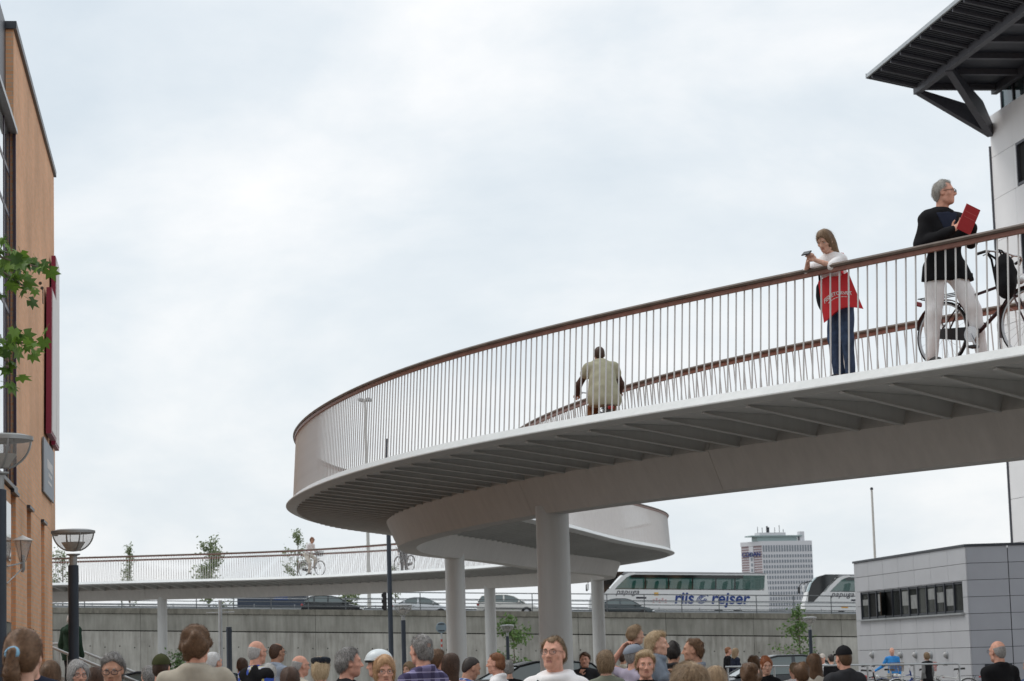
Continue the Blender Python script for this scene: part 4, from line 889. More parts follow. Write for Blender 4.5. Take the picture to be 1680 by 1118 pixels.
# ------------------------------------------------------------------ implicit-surface figures
F32 = np.float32
def axis(lo, hi, H, fine=(), ):
    """coordinates from lo to hi with spacing H, finer inside the (a, b, h) windows"""
    xs = [lo]
    while xs[-1] < hi:
        x = xs[-1]; st = H
        for a, b, h in fine:
            if a - H < x < b: st = min(st, h)
        xs.append(x + st)
    return np.array(xs, F32)
class Vol:
    def __init__(s, xs, ys, zs): s.ax = (xs, ys, zs); s.D = np.full((len(xs), len(ys), len(zs)), 1., F32)
    def sub(s, lo, hi):
        sl = []
        for k in range(3):
            a = np.searchsorted(s.ax[k], lo[k]); b = np.searchsorted(s.ax[k], hi[k]); sl.append(slice(max(0, a - 1), b + 1))
        g = [s.ax[k][sl[k]] for k in range(3)]
        return tuple(sl), g[0][:, None, None], g[1][None, :, None], g[2][None, None, :]
    def comb(s, sl, d, k, sub):
        A = s.D[sl]
        if sub: A2, d2 = -A, d
        else: A2, d2 = A, d
        if k > 0:
            h = np.clip(.5 + .5 * (d2 - A2) / k, 0, 1); r_ = d2 + (A2 - d2) * h - k * h * (1 - h)
        else: r_ = np.minimum(A2, d2)
        s.D[sl] = -r_ if sub else r_
    def cap(s, a, b, ra, rb, k=.03, sub=False, infl=0.):
        a = np.array(a, float); b = np.array(b, float); ra += infl; rb += infl; R_ = max(ra, rb) + k + .06
        sl, X, Y, Z = s.sub(np.minimum(a, b) - R_, np.maximum(a, b) + R_)
        if 0 in s.D[sl].shape: return
        ba = b - a; bb = max(1e-9, ba @ ba); h = np.clip(((X - a[0]) * ba[0] + (Y - a[1]) * ba[1] + (Z - a[2]) * ba[2]) / bb, 0, 1).astype(F32)
        d = np.sqrt((X - a[0] - h * ba[0])**2 + (Y - a[1] - h * ba[1])**2 + (Z - a[2] - h * ba[2])**2) - (ra + (rb - ra) * h)
        s.comb(sl, d.astype(F32), k, sub)
    def ell(s, c, r, k=.03, sub=False, Rm=None, infl=0.):
        c = np.array(c, float); r = np.array(r, float) + infl; R_ = r.max() + k + .06
        sl, X, Y, Z = s.sub(c - R_, c + R_)
        if 0 in s.D[sl].shape: return
        X, Y, Z = X - c[0], Y - c[1], Z - c[2]
        if Rm is None: q = (X, Y, Z)
        else: q = tuple(Rm[0, i] * X + Rm[1, i] * Y + Rm[2, i] * Z for i in range(3))
        k0 = np.sqrt((q[0] / r[0])**2 + (q[1] / r[1])**2 + (q[2] / r[2])**2); k1 = np.sqrt((q[0] / r[0]**2)**2 + (q[1] / r[1]**2)**2 + (q[2] / r[2]**2)**2) + 1e-6
        s.comb(sl, (k0 * (k0 - 1) / k1).astype(F32), k, sub)
    def cut(s, fn, k=.006):
        """keep where fn(X,Y,Z) < 0"""
        X, Y, Z = s.ax[0][:, None, None], s.ax[1][None, :, None], s.ax[2][None, None, :]
        d = fn(X, Y, Z) + 0 * s.D; h = np.clip(.5 - .5 * (d - s.D) / k, 0, 1); s.D = (d + (s.D - d) * h + k * h * (1 - h)).astype(F32)
    def noise(s, amp, freq, seed, stretch=(1, 1, 1)):
        rg = np.random.default_rng(seed); X, Y, Z = s.ax[0][:, None, None], s.ax[1][None, :, None], s.ax[2][None, None, :]
        near = np.abs(s.D) < amp * 3 + .02
        if not near.any(): return
        I = np.nonzero(near); P = np.stack([s.ax[k][I[k]] * stretch[k] for k in range(3)], 1); v = np.zeros(len(P), F32)
        for j in range(7):
            d = rg.normal(size=3); d *= freq * rg.uniform(.5, 1.6) / np.linalg.norm(d); v += np.sin(P @ d + rg.uniform(0, 6.28) + 1.5 * np.sin(P @ rg.normal(size=3) * freq * .06))
        s.D[I] += (v * amp / 2.6).astype(F32)
    def mesh(s):
        D = s.D; xs, ys, zs = s.ax; S = D < 0; n = D.shape
        c = [S[i:n[0] - 1 + i, j:n[1] - 1 + j, k:n[2] - 1 + k] for i in (0, 1) for j in (0, 1) for k in (0, 1)]
        al = c[0].copy(); an = c[0].copy()
        for q in c[1:]: al &= q; an |= q
        I = np.stack(np.nonzero(an & ~al), 1)
        if len(I) == 0: return np.zeros((0, 3)), np.zeros((0, 4), int)
        acc = np.zeros((len(I), 3), np.float64); cnt = np.zeros(len(I))
        for ax_ in range(3):
            o1, o2 = [k for k in range(3) if k != ax_]
            for u in (0, 1):
                for v in (0, 1):
                    A = I.copy(); A[:, o1] += u; A[:, o2] += v; B = A.copy(); B[:, ax_] += 1
                    da = D[A[:, 0], A[:, 1], A[:, 2]]; db = D[B[:, 0], B[:, 1], B[:, 2]]; m = (da < 0) != (db < 0)
                    t = np.where(m, da / np.where(m, da - db, 1), 0); P = np.stack([s.ax[k][A[:, k]] for k in range(3)], 1).astype(float)
                    P[:, ax_] += t * (s.ax[ax_][B[:, ax_]] - s.ax[ax_][A[:, ax_]]); acc += P * m[:, None]; cnt += m
        V = acc / cnt[:, None]; vid = np.full((n[0] - 1, n[1] - 1, n[2] - 1), -1, np.int64); vid[I[:, 0], I[:, 1], I[:, 2]] = np.arange(len(I)); Q = []
        for ax_ in range(3):
            o1, o2 = (ax_ + 1) % 3, (ax_ + 2) % 3
            sa = [slice(None)] * 3; sb = [slice(None)] * 3; sa[ax_] = slice(0, n[ax_] - 1); sb[ax_] = slice(1, n[ax_])
            E = np.stack(np.nonzero(S[tuple(sa)] != S[tuple(sb)]), 1); E = E[(E[:, o1] > 0) & (E[:, o2] > 0) & (E[:, o1] < n[o1] - 1) & (E[:, o2] < n[o2] - 1)]
            def g(d1, d2):
                q = E.copy(); q[:, o1] += d1; q[:, o2] += d2; return vid[q[:, 0], q[:, 1], q[:, 2]]
            quad = np.stack([g(-1, -1), g(0, -1), g(0, 0), g(-1, 0)], 1); fl = ~S[E[:, 0], E[:, 1], E[:, 2]]; quad[fl] = quad[fl][:, ::-1]; Q.append(quad)
        Q = np.concatenate(Q); return V, Q[(Q >= 0).all(1)]
def np_mesh(name, V, Q, mats, midx=None, smooth=True):
    me = bpy.data.meshes.new(name); nv, nq = len(V), len(Q); k = Q.shape[1] if nq else 4
    me.vertices.add(nv); me.vertices.foreach_set('co', np.asarray(V, np.float32).ravel()); me.loops.add(nq * k); me.loops.foreach_set('vertex_index', np.asarray(Q, np.int32).ravel())
    me.polygons.add(nq); me.polygons.foreach_set('loop_start', np.arange(0, nq * k, k, dtype=np.int32))
    for m in (mats if isinstance(mats, (list, tuple)) else [mats]): me.materials.append(m)
    if midx is not None: me.polygons.foreach_set('material_index', np.asarray(midx, np.int32))
    if smooth: me.polygons.foreach_set('use_smooth', np.ones(nq, bool))
    me.update(calc_edges=True); me.validate(); return me

# ---- materials for people
def skin_mat(name, c):
    if name in MC: return MC[name]
    m = mat(name, c, .62, var=.18, scale=26, bump=.15, bscale=120, spec=.3); return m
SK = {'fair': skin_mat('skin_fair', (.70, .42, .315)), 'pink': skin_mat('skin_pink', (.70, .375, .275)), 'tan': skin_mat('skin_tan', (.52, .285, .195)), 'olive': skin_mat('skin_olive', (.36, .205, .14))}
M_lip = mat('lips', (.44, .19, .155), .4, var=.05); M_eye = mat('eye_white', (.42, .40, .38), .2, var=.02); M_iris = mat('iris', (.03, .035, .04), .15)
def hair_mat(name, c, c2):
    if name in MC: return MC[name]
    m = bpy.data.materials.new('hair_' + name); m.use_nodes = True; MC[name] = m; t = m.node_tree; b = t.nodes['Principled BSDF']; b.inputs['Roughness'].default_value = .5; b.inputs['Specular IOR Level'].default_value = .3
    g = t.nodes.new('ShaderNodeNewGeometry'); n = t.nodes.new('ShaderNodeTexNoise'); n.inputs['Scale'].default_value = 60; tc_ = t.nodes.new('ShaderNodeTexCoord'); t.links.new(tc_.outputs['Object'], n.inputs['Vector'])
    a = t.nodes.new('ShaderNodeMath'); a.operation = 'ADD'; t.links.new(g.outputs['Random Per Island'], a.inputs[0]); t.links.new(n.outputs['Fac'], a.inputs[1])
    h = t.nodes.new('ShaderNodeMath'); h.operation = 'MULTIPLY'; h.inputs[1].default_value = .5; t.links.new(a.outputs[0], h.inputs[0])
    r = t.nodes.new('ShaderNodeValToRGB'); r.color_ramp.elements[0].position = .2; r.color_ramp.elements[1].position = .85; r.color_ramp.elements[0].color = (*c, 1); r.color_ramp.elements[1].color = (*c2, 1)
    t.links.new(h.outputs[0], r.inputs['Fac']); t.links.new(r.outputs[0], b.inputs['Base Color']); return m
HC = {'brown': ((0.057, 0.032, 0.018), (0.238, 0.136, 0.076)), 'darkbrown': ((0.025, 0.015, 0.010), (0.128, 0.071, 0.048)), 'black': ((0.009, 0.008, 0.008), (0.068, 0.056, 0.051)), 'grey': ((0.149, 0.144, 0.138), (0.680, 0.663, 0.646)), 'white': ((0.483, 0.471, 0.448), (0.800, 0.800, 0.800)),
      'blond': ((.36, .25, .14), (.74, .59, .39)), 'dirty': ((.15, .10, .058), (.47, .335, .205)), 'red': ((0.161, 0.052, 0.023), (0.578, 0.204, 0.085)), 'auburn': ((0.098, 0.040, 0.021), (0.340, 0.153, 0.076)), 'pepper': ((0.057, 0.055, 0.052), (0.510, 0.493, 0.476)), 'strawberry': ((.28, .15, .07), (.66, .42, .23))}
def HM(c): return hair_mat(c, *HC[c])
def cloth(name, c, var=.10): return mat('cloth_' + name, c, .92, var=var, scale=14, bump=.12, bscale=300, spec=.2)
def pattern_cloth(name, base, stripes, axes='XZ', scale=.05):
    """woven checks or stripes: stripes = [(axis, frequency, width, colour)]"""
    if name in MC: return MC[name]
    m = bpy.data.materials.new('cloth_' + name); m.use_nodes = True; MC[name] = m; t = m.node_tree; b = t.nodes['Principled BSDF']; b.inputs['Roughness'].default_value = .9; b.inputs['Specular IOR Level'].default_value = .2
    tc_ = t.nodes.new('ShaderNodeTexCoord'); sp = t.nodes.new('ShaderNodeSeparateXYZ'); t.links.new(tc_.outputs['Object'], sp.inputs[0]); col = None
    for ax_, fr, wd, c in stripes:
        mu = t.nodes.new('ShaderNodeMath'); mu.operation = 'MULTIPLY'; mu.inputs[1].default_value = fr; t.links.new(sp.outputs[ax_], mu.inputs[0])
        f = t.nodes.new('ShaderNodeMath'); f.operation = 'FRACT'; t.links.new(mu.outputs[0], f.inputs[0]); l = t.nodes.new('ShaderNodeMath'); l.operation = 'LESS_THAN'; l.inputs[1].default_value = wd; t.links.new(f.outputs[0], l.inputs[0])
        x = t.nodes.new('ShaderNodeMix'); x.data_type = 'RGBA'; h = t.nodes.new('ShaderNodeMath'); h.operation = 'MULTIPLY'; h.inputs[1].default_value = .75; t.links.new(l.outputs[0], h.inputs[0]); t.links.new(h.outputs[0], x.inputs['Factor'])
        x.inputs['A'].default_value = (*base, 1); x.inputs['B'].default_value = (*c, 1)
        if col is not None: t.links.new(col, x.inputs['A'])
        col = x.outputs['Result']
    t.links.new(col, b.inputs['Base Color']); return m
CL = {'black': cloth('black', (.012, .012, .014)), 'charcoal': cloth('charcoal', (.035, .036, .04)), 'beige': cloth('beige', (.42, .38, .31)), 'white': cloth('white', (.88, .87, .87), .04), 'bluegrey': cloth('bluegrey', (.20, .235, .285)), 'paleblue': cloth('paleblue', (.40, .46, .55)),
      'green': cloth('green', (.02, .045, .03)), 'olive': cloth('olive', (.07, .075, .035)), 'navy': cloth('navy', (.02, .025, .045)), 'pink': cloth('pink', (.62, .38, .38)), 'denim': cloth('denim', (.055, .085, .15), .3), 'khaki': cloth('khaki', (.33, .295, .20)), 'red': cloth('red', (.45, .03, .03)), 'grey': cloth('grey', (.20, .20, .20)),
      'skyblue': cloth('skyblue', (.05, .26, .62)), 'sage': cloth('sage', (.20, .215, .17)), 'cream': cloth('cream', (.60, .56, .48)), 'rust': cloth('rust', (.20, .09, .04)), 'lilac': cloth('lilac', (.42, .38, .48)), 'stone': cloth('stone', (.50, .46, .38)),
      'plaid': pattern_cloth('purple_plaid', (.22, .20, .36), [('X', 9, .45, (.05, .04, .09)), ('Z', 9, .45, (.04, .035, .08)), ('Z', 18, .12, (.45, .42, .6))]), 'bluestripe': pattern_cloth('blue_stripe', (.10, .16, .42), [('X', 16, .35, (.6, .65, .75)), ('X', 32, .15, (.02, .02, .05))]),
      'brightcheck': pattern_cloth('bright_check', (.06, .12, .5), [('X', 12, .4, (.75, .65, .1)), ('Z', 12, .4, (.7, .72, .75)), ('Z', 24, .15, (.05, .06, .4))])}
M_metalg = mat('glasses_frame', (.02, .02, .022), .3, .3); M_lensg = glass_mat('glasses_lens', (.5, .5, .5), .03, alpha=.12)

# ---- the head, in its own frame: +Y forward, origin between the ears
def head_prims(fem=False, age=0):
    j = .88 if fem else 1.
    E = [('e', (0, -.012, .03), (.0755, .097, .090), .03), ('e', (0, .03, -.03), (.062 * (j + .04), .066, .085), .03), ('e', (0, .05, -.088), (.034 * j, .032, .026), .03), ('c', (-.042 * j, .012, -.075), (-.012, .06, -.092), .026, .022, .02), ('c', (.042 * j, .012, -.075), (.012, .06, -.092), .026, .022, .02),
         ('c', (-.036, .079, .026), (.036, .079, .026), .011 if fem else .015, .011 if fem else .015, .016), ('e', (-.045, .058, -.022), (.022, .022, .018), .015), ('e', (.045, .058, -.022), (.022, .022, .018), .015),
         ('s', (-.031, .098, .007), (.019, .014, .011), .010), ('s', (.031, .098, .007), (.019, .014, .011), .010),
         ('c', (0, .088, .018), (0, .113, -.026), .0075, .0115, .010), ('e', (-.013, .101, -.031), (.009, .010, .008), .006), ('e', (.013, .101, -.031), (.009, .010, .008), .006),
         ('c', (-.021, .083, -.055), (.021, .083, -.055), .0075, .0075, .006), ('c', (-.018, .082, -.067), (.018, .082, -.067), .0085, .0085, .006), ('s', (0, .098, -.0605), (.025, .012, .0022), .002),
         ('e', (-.077, -.004, -.006), (.010, .021, .033), .008), ('e', (.077, -.004, -.006), (.010, .021, .033), .008), ('s', (-.087, .004, -.004), (.007, .010, .018), .004), ('s', (.087, .004, -.004), (.007, .010, .018), .004)]
    return E
def put_prims(V, E, M=None, infl=0.):
    Rm = np.array(M.to_3x3()) if M is not None else None
    sc_ = M.to_scale()[0] if M is not None else 1.
    if Rm is not None: Rm = Rm / sc_
    T_ = lambda p: tuple(M @ Vector(p)) if M is not None else p
    for e in E:
        if e[0] == 'c': V.cap(T_(e[1]), T_(e[2]), e[3] * sc_, e[4] * sc_, e[5] * sc_, infl=infl)
        else: V.ell(T_(e[1]), tuple(q * sc_ for q in e[2]), e[3] * sc_, sub=e[0] == 's', Rm=Rm, infl=infl if e[0] == 'e' else 0)
def strands(V, Q, n, L, w, mode, seed, lift=.25, curl=.15):
    rg = np.random.default_rng(seed); P = V[Q]; nrm = np.cross(P[:, 2] - P[:, 0], P[:, 3] - P[:, 1]); A = np.linalg.norm(nrm, axis=1); ok = A > 1e-10; P, nrm, A = P[ok], nrm[ok] / A[ok][:, None], A[ok]
    i = rg.choice(len(P), n, p=A / A.sum()); u, v = rg.random(n)[:, None], rg.random(n)[:, None]; p = (P[i, 0] * (1 - u) + P[i, 1] * u) * (1 - v) + (P[i, 3] * (1 - u) + P[i, 2] * u) * v; nn = nrm[i]
    if mode == 'down': g = np.tile([0, -.15, -1.], (n, 1)) + np.c_[p[:, 0] * 4, p[:, 1] * 2, np.zeros(n)]
    elif mode == 'rand': g = rg.normal(size=(n, 3))
    elif mode == 'back': g = np.tile([0, -1., -.25], (n, 1)) - np.c_[p[:, 0] * 3, np.zeros((n, 2))]
    else: g = p - np.array([0.01, -.055, .125]) + np.array([.0, .02, -.02]); g[:, 2] -= .05; fm_ = p[:, 1] > .025; g[fm_] = np.array([.04, -.05, .05]) + p[fm_] * np.array([.6, 0, 0])
    g += rg.normal(size=(n, 3)) * np.linalg.norm(g, axis=1)[:, None] * curl; g -= nn * (g * nn).sum(1)[:, None]; g /= np.linalg.norm(g, axis=1)[:, None] + 1e-9
    L = L * rg.uniform(.5, 1.2, n)[:, None]; side = np.cross(g, nn) * (w / 2); bend = rg.normal(size=(n, 3)) * curl * .6
    p = p - nn * .002; q1 = p + (g + nn * lift) * L * .5; q2 = q1 + (g + bend - nn * lift * .6) * L * .5
    Vn = np.stack([p - side, p + side, q1 + side * .8, q1 - side * .8, q2 + side * .15, q2 - side * .15], 1).reshape(-1, 3); b = np.arange(n)[:, None] * 6
    return Vn, np.concatenate([b + np.array([0, 1, 2, 3]), b + np.array([3, 2, 4, 5])])
def make_hair(style, seed, h=.0075, n=900):
    V = Vol(axis(-.16, .16, h), axis(-.24, .15, h), axis(-.36 if style in ('long', 'ponytail') else -.2, .20, h)); t = {'short': .008, 'thick': .017, 'curly': .018, 'bald': .0015, 'balding': .005, 'buzz': .0045, 'bob': .017, 'long': .016, 'ponytail': .010, 'updo': .012, 'helmeted': .006, 'crop': .004}[style]
    V.ell((0, -.012, .03), (.0765, .098, .0915), .03, infl=t); V.ell((0, -.045, -.02), (.066, .058, .068), .03, infl=t); mode, L, w, lift, curl = 'crown', .035, .0022, .2, .18
    if style in ('short', 'thick', 'curly', 'buzz', 'bald', 'balding', 'helmeted', 'crop'):
        c0 = .010 if style != 'buzz' else .006
        V.cut(lambda X, Y, Z: .785 * Y - .62 * Z - c0 + .008 * np.sin(70 * X + seed) + .25 * np.abs(X), .02); V.cut(lambda X, Y, Z: -Z - .078 - .25 * (Y + .09) + 0 * X)
        V.ell((-.078, .0, -.012), (.022, .028, .038), .01, sub=True); V.ell((.078, .0, -.012), (.022, .028, .038), .01, sub=True)
    if style == 'bald': V.ell((0, .02, .115), (.13, .14, .095), .01, sub=True); n //= 2; L = .013
    if style == 'balding': V.ell((0, .05, .125), (.062, .085, .05), .03, sub=True); L = .022
    if style == 'crop': V.noise(.004, 70, seed); V.ell((-.05, .075, .085), (.022, .04, .03), .02, sub=True); V.ell((.05, .075, .085), (.022, .04, .03), .02, sub=True); L, lift, n, curl = .034, .55, int(n * 2), .3
    if style == 'buzz': L, n = .008, n // 2
    if style == 'short': V.noise(.004, 60, seed); L, lift, n = .034, .26, int(n * 1.8)
    if style == 'thick': V.noise(.006, 50, seed); L, lift, n = .046, .28, int(n * 1.8)
    if style == 'curly': V.noise(.011, 75, seed); mode, L, lift, curl = 'rand', .024, .35, .5
    if style in ('bob', 'long', 'ponytail', 'updo'):
        if style in ('bob', 'long'): V.ell((0, -.03, -.035), (.085, .082, .095), .03)
        if style == 'long': V.ell((0, -.055, -.15), (.10, .055, .16), .05)
        if style == 'ponytail': V.cap((0, -.10, .03), (0, -.145, .015), .03, .02, .02); V.cap((0, -.15, .01), (.0, -.165, -.08), .028, .034, .015); V.cap((0, -.165, -.08), (0, -.14, -.27), .034, .012, .02)
        if style == 'updo': V.ell((0, -.10, .075), (.05, .045, .045), .015); V.noise(.006, 60, seed)
        V.ell((0, .115, -.025), (.061, .094, .104), .02, sub=True)
        if style in ('ponytail', 'updo'): V.cut(lambda X, Y, Z: np.where(Y < -.12, -1., -Z - .075 - .25 * (Y + .09) + 0 * X))
        V.noise(.0045, 55, seed, (1, 1, .25)); mode, L, lift, curl = ('down', .075, .06, .10) if style in ('bob', 'long') else ('back', .04, .01, .06)
    Vx, Q = V.mesh(); S, SQ = strands(Vx, Q, n, L, w, mode, seed, lift, curl)
    return np.concatenate([Vx, S]), np.concatenate([Q, SQ + len(Vx)])
def ring(c, rx, rz, y0, n=18, r=.0022, sq=2.6):
    pts = []
    for k in range(n):
        a = 2 * math.pi * k / n; ca, sa = math.cos(a), math.sin(a); pts.append((c[0] + rx * abs(ca)**(2 / sq) * (1 if ca > 0 else -1), y0 - .25 * abs(c[0] + rx * ca) ** 1.6 * 1.2, c[2] + rz * abs(sa)**(2 / sq) * (1 if sa > 0 else -1)))
    return pts
def add_glasses(par, M, thick=.0024, frame_m=None, dark=False):
    g = MB(); fm = frame_m or M_metalg
    for sx in (-1, 1):
        pts = ring((sx * .033, 0, .004), .025, .017, .112); g.tube(pts, thick, 5, closed=True)
        g.tube([(sx * .058, .098, .010), (sx * .074, .06, .012), (sx * .080, -.005, .008)], thick, 5)
    g.tube([(-.009, .114, .008), (0, .117, .010), (.009, .114, .008)], thick, 5); g.v = [tuple(M @ Vector(v)) for v in g.v]
    o = g.build('glasses', fm, par)
    for sx in (-1, 1):
        m = MB(); pts = ring((sx * .033, 0, .004), .025, .017, .112); m.add([M @ Vector(p) for p in pts], [tuple(range(len(pts)))]); m.build('lens', M_black if dark else M_lensg, o)
    return o
def dome(m, rx, ry, rz, c, n=20, k=7, cutz=0):
    rows = []
    for i in range(k + 1):
        a = math.pi / 2 * i / k; rows.append([(c[0] + rx * math.cos(a) * math.cos(2 * math.pi * j / n), c[1] + ry * math.cos(a) * math.sin(2 * math.pi * j / n), c[2] + rz * math.sin(a)) for j in range(n)])
    m.grid(rows, close=True)
def add_hat(par, kind, M, cm):
    m = MB()
    if kind in ('cap', 'peaked'):
        dome(m, .089, .110, .105, (0, -.012, .045)); m.add([(0.089 * math.cos(a), -.012 + .110 * math.sin(a), .045) for a in np.linspace(0, 6.28, 20, endpoint=False)], []) 
        rows = []
        for q in (0, .5, 1): rows.append([((.074 - .02 * q) * s_, .075 + (.02 + .075 * q) * math.sqrt(max(0, 1 - (s_ * .8)**2)), .056 - .012 * q - .03 * s_ * s_ * q) for s_ in np.linspace(-1, 1, 9)])
        m.grid(rows); m.grid([[(x, y, z - .006) for x, y, z in r_] for r_ in rows][::-1]); m.lathe([(0, .004), (.008, .003), (.009, 0)], 8, (0, -.012, .149))
    elif kind == 'beret':
        m.lathe([(.082, 0), (.098, .025), (.108, .055), (.10, .078), (.06, .092), (0, .096)], 24, (0, -.015, .038))
        rows = [[((.07) * s_, .07 + (.02 + .05 * q) * math.sqrt(max(0, 1 - (s_ * .85)**2)), .05 - .012 * q) for s_ in np.linspace(-1, 1, 9)] for q in (0, 1)]; m.grid(rows); m.grid([[(x, y, z - .006) for x, y, z in r_] for r_ in rows][::-1])
    elif kind == 'flat':
        dome(m, .094, .125, .085, (0, -.0, .045)); m.grid([[(.075 * s_, .10 + (.045 * q) * math.sqrt(max(0, 1 - (s_ * .85)**2)), .05 - .012 * q) for s_ in np.linspace(-1, 1, 9)] for q in (0, 1)])
    elif kind == 'helmet':
        dome(m, .105, .142, .105, (0, -.01, .055)); m.lathe([(.108, 0), (.112, .008), (.108, .02)], 28, (0, -.01, .045), Matrix.Diagonal((1, 1.33, 1, 1)))
    m.v = [tuple(M @ Vector(v)) for v in m.v]; o = m.build({'helmet': 'helmet', 'beret': 'beret'}.get(kind, 'cap'), cm, par, smooth=45)
    if kind == 'helmet':
        m = MB(); m.lathe([(.104, -.02), (.109, .002), (.100, .002)], 28, (0, -.01, .047), Matrix.Diagonal((1, 1.33, 1, 1))); m.v = [tuple(M @ Vector(v)) for v in m.v]; m.build('rim', M_black, o)
        m = MB()
        for sx in (-1, 1): m.tube([(sx * .088, .03, .04), (sx * .075, .03, -.05), (0, .04, -.125)], .005, 5)
        m.v = [tuple(M @ Vector(v)) for v in m.v]; m.build('strap', M_black, o)
    return o
def hand_prims(Wp, d, n, side, curl=.35, s=1.):
    """palm and five fingers. d: along the hand, n: palm side, side: +1 thumb on d x n"""
    d = Vector(d).normalized(); n = Vector(n); n = (n - d * n.dot(d)).normalized(); b = d.cross(n) * side; W_ = Vector(Wp); Rm = np.array(Matrix((b, d, n)).transposed()); E = [('er', tuple(W_ + d * .048 * s), (.040 * s, .052 * s, .015 * s), .012, Rm)]
    for k, (o, ln) in enumerate(((.030, .072), (.011, .080), (-.010, .075), (-.029, .058))):
        a0 = W_ + b * o * s + d * .088 * s; cu = curl * (1 + .12 * k); d1 = d * math.cos(cu) + n * math.sin(cu); d2 = d * math.cos(2.1 * cu) + n * math.sin(2.1 * cu); a1 = a0 + d1 * ln * .52 * s; a2 = a1 + d2 * ln * .48 * s
        E += [('c', tuple(a0), tuple(a1), .0092 * s, .0085 * s, .004), ('c', tuple(a1), tuple(a2), .0085 * s, .007 * s, .003)]
    a0 = W_ + b * .030 * s + d * .025 * s; dt = (b * .75 + d * .75 + n * .35).normalized(); a1 = a0 + dt * .04 * s; a2 = a1 + (d + n * .5 + b * .1).normalized() * .032 * s
    return E + [('c', tuple(a0), tuple(a1), .012 * s, .010 * s, .010), ('c', tuple(a1), tuple(a2), .010 * s, .008 * s, .004)]
J0 = {'shL': (-.172, -.01, 1.438), 'elL': (-.236, -.04, 1.15), 'wrL': (-.235, .06, .905), 'shR': (.172, -.01, 1.438), 'elR': (.236, -.04, 1.15), 'wrR': (.235, .06, .905),
      'hipL': (-.088, 0, .93), 'knL': (-.10, .025, .50), 'anL': (-.105, -.025, .085), 'hipR': (.088, 0, .93), 'knR': (.10, .025, .50), 'anR': (.105, -.025, .085), 'pel': (0, 0, .97), 'chest': (0, 0, 1.29), 'neck': (0, -.02, 1.485), 'head': (0, .016, 1.680)}
PCOUNT = 0; ALLP = []
def person(label, loc, yaw, height=1.78, fem=False, skin='fair', hair='short', hairc='brown', shirt='charcoal', sleeves='long', coat=.0, hem=.92, trousers='denim', glasses=None, hat=None, hatc=None, head=(0, 0, 0), J=None, hands=None, collar=False, hood=False, fine=.0085, hscale=1., nstr=900, dress=None, group=None, feet=(None, None), vest=None, seated=False, tz=None, drape=False, openfront=None, fold=.0055):
    global PCOUNT
    PCOUNT += 1; seed = PCOUNT * 7 + 1; s = height / 1.80
    t = thing('person', label, 'person', loc, yaw, group, scale=s)
    j = {k: Vector(v) for k, v in J0.items()}
    if fem:
        for k in ('shL', 'shR', 'elL', 'elR', 'wrL', 'wrR'): j[k].x *= .88
    if J:
        for k, v in J.items(): j[k] = Vector(v)
    for k, z_ in zip(('L', 'R'), feet): pass
    b = .92 if fem else 1.
    hy, hp, hr_ = head; HMx = Matrix.Translation(j['head']) @ Matrix.Translation((0, -.02, -.10)) @ Matrix.Rotation(hy, 4, 'Z') @ Matrix.Rotation(hp, 4, 'X') @ Matrix.Rotation(hr_, 4, 'Y') @ Matrix.Translation((0, .02, .10)) @ Matrix.Scale(hscale, 4)
    pel, ch, nk = j['pel'], j['chest'], j['neck']; spine = (ch - pel).normalized(); lat = (j['shR'] - j['shL']).normalized(); fr = lat.cross(spine) * -1; fr = spine.cross(lat); fr.normalize(); lat2 = fr.cross(spine)
    Rt = np.array(Matrix((lat2, fr, spine)).transposed())
    torso = [('er', tuple(ch), (.158 * b, .112 * b, .195), .06, Rt), ('er', tuple(pel.lerp(ch, .36)), (.138 * b, .105 * b, .17), .06, Rt), ('er', tuple(pel), (.158, .115, .125), .06, Rt), ('c', tuple(j['shL']), tuple(j['shR']), .058 * b, .058 * b, .05), ('c', tuple(nk), tuple(j['shL'].lerp(nk, .35)), .055, .045, .05), ('c', tuple(nk), tuple(j['shR'].lerp(nk, .35)), .055, .045, .05)]
    if fem: torso += [('er', tuple(ch + fr * .075 + lat2 * sx * .065 + spine * -.0), (.06, .055, .06), .04, Rt) for sx in (-1, 1)]
    neckp = [('c', tuple(HMx @ Vector((0, -.022, -.06))), tuple(nk), .056 * b * hscale, .066 * b, .03)]
    au = [('c', tuple(j['sh' + q]), tuple(j['el' + q]), .052 * b, .040 * b, .02) for q in 'LR']; al = [('c', tuple(j['el' + q]), tuple(j['wr' + q]), .040 * b, .026 * b, .015) for q in 'LR']
    lu = [('c', tuple(j['hip' + q]), tuple(j['kn' + q]), .082, .055, .03) for q in 'LR']; ll = [('c', tuple(j['kn' + q]), tuple(j['an' + q]), .054, .036, .02) for q in 'LR']; lu += [('c', tuple(j['kn' + q].lerp(j['an' + q], .1) + Vector((0, -.01, 0))), tuple(j['kn' + q].lerp(j['an' + q], .55)), .05, .045, .03) for q in 'LR']
    hp_ = []
    for q, sd_ in (('L', -1), ('R', 1)):
        hd = (hands or {}).get(q)
        if hd: hp_ += hand_prims(j['wr' + q], hd[0], hd[1], -sd_ if len(hd) < 4 else hd[3], hd[2])
        else: hp_ += hand_prims(j['wr' + q], (j['wr' + q] - j['el' + q]).normalized() + Vector((0, 0, -.4)), (-sd_, .2, 0), sd_, .4)
    def go(V, E, infl=0.):
        for e in E:
            if e[0] == 'c': V.cap(e[1], e[2], e[3], e[4], e[5], infl=infl)
            elif e[0] == 'er': V.ell(e[1], e[2], e[3], Rm=e[4], infl=infl)
    pts = [v for v in j.values()]; hc = HMx @ Vector((0, 0, 0)); hz = hc.z
    lo = [min(p[k] for p in pts) - .26 for k in range(3)]; hi = [max(p[k] for p in pts) + .26 for k in range(3)]; lo[2] = min(p.z for p in pts) - .12
    wins = [[(hc[k] - .135, hc[k] + .135, fine)] for k in range(3)]
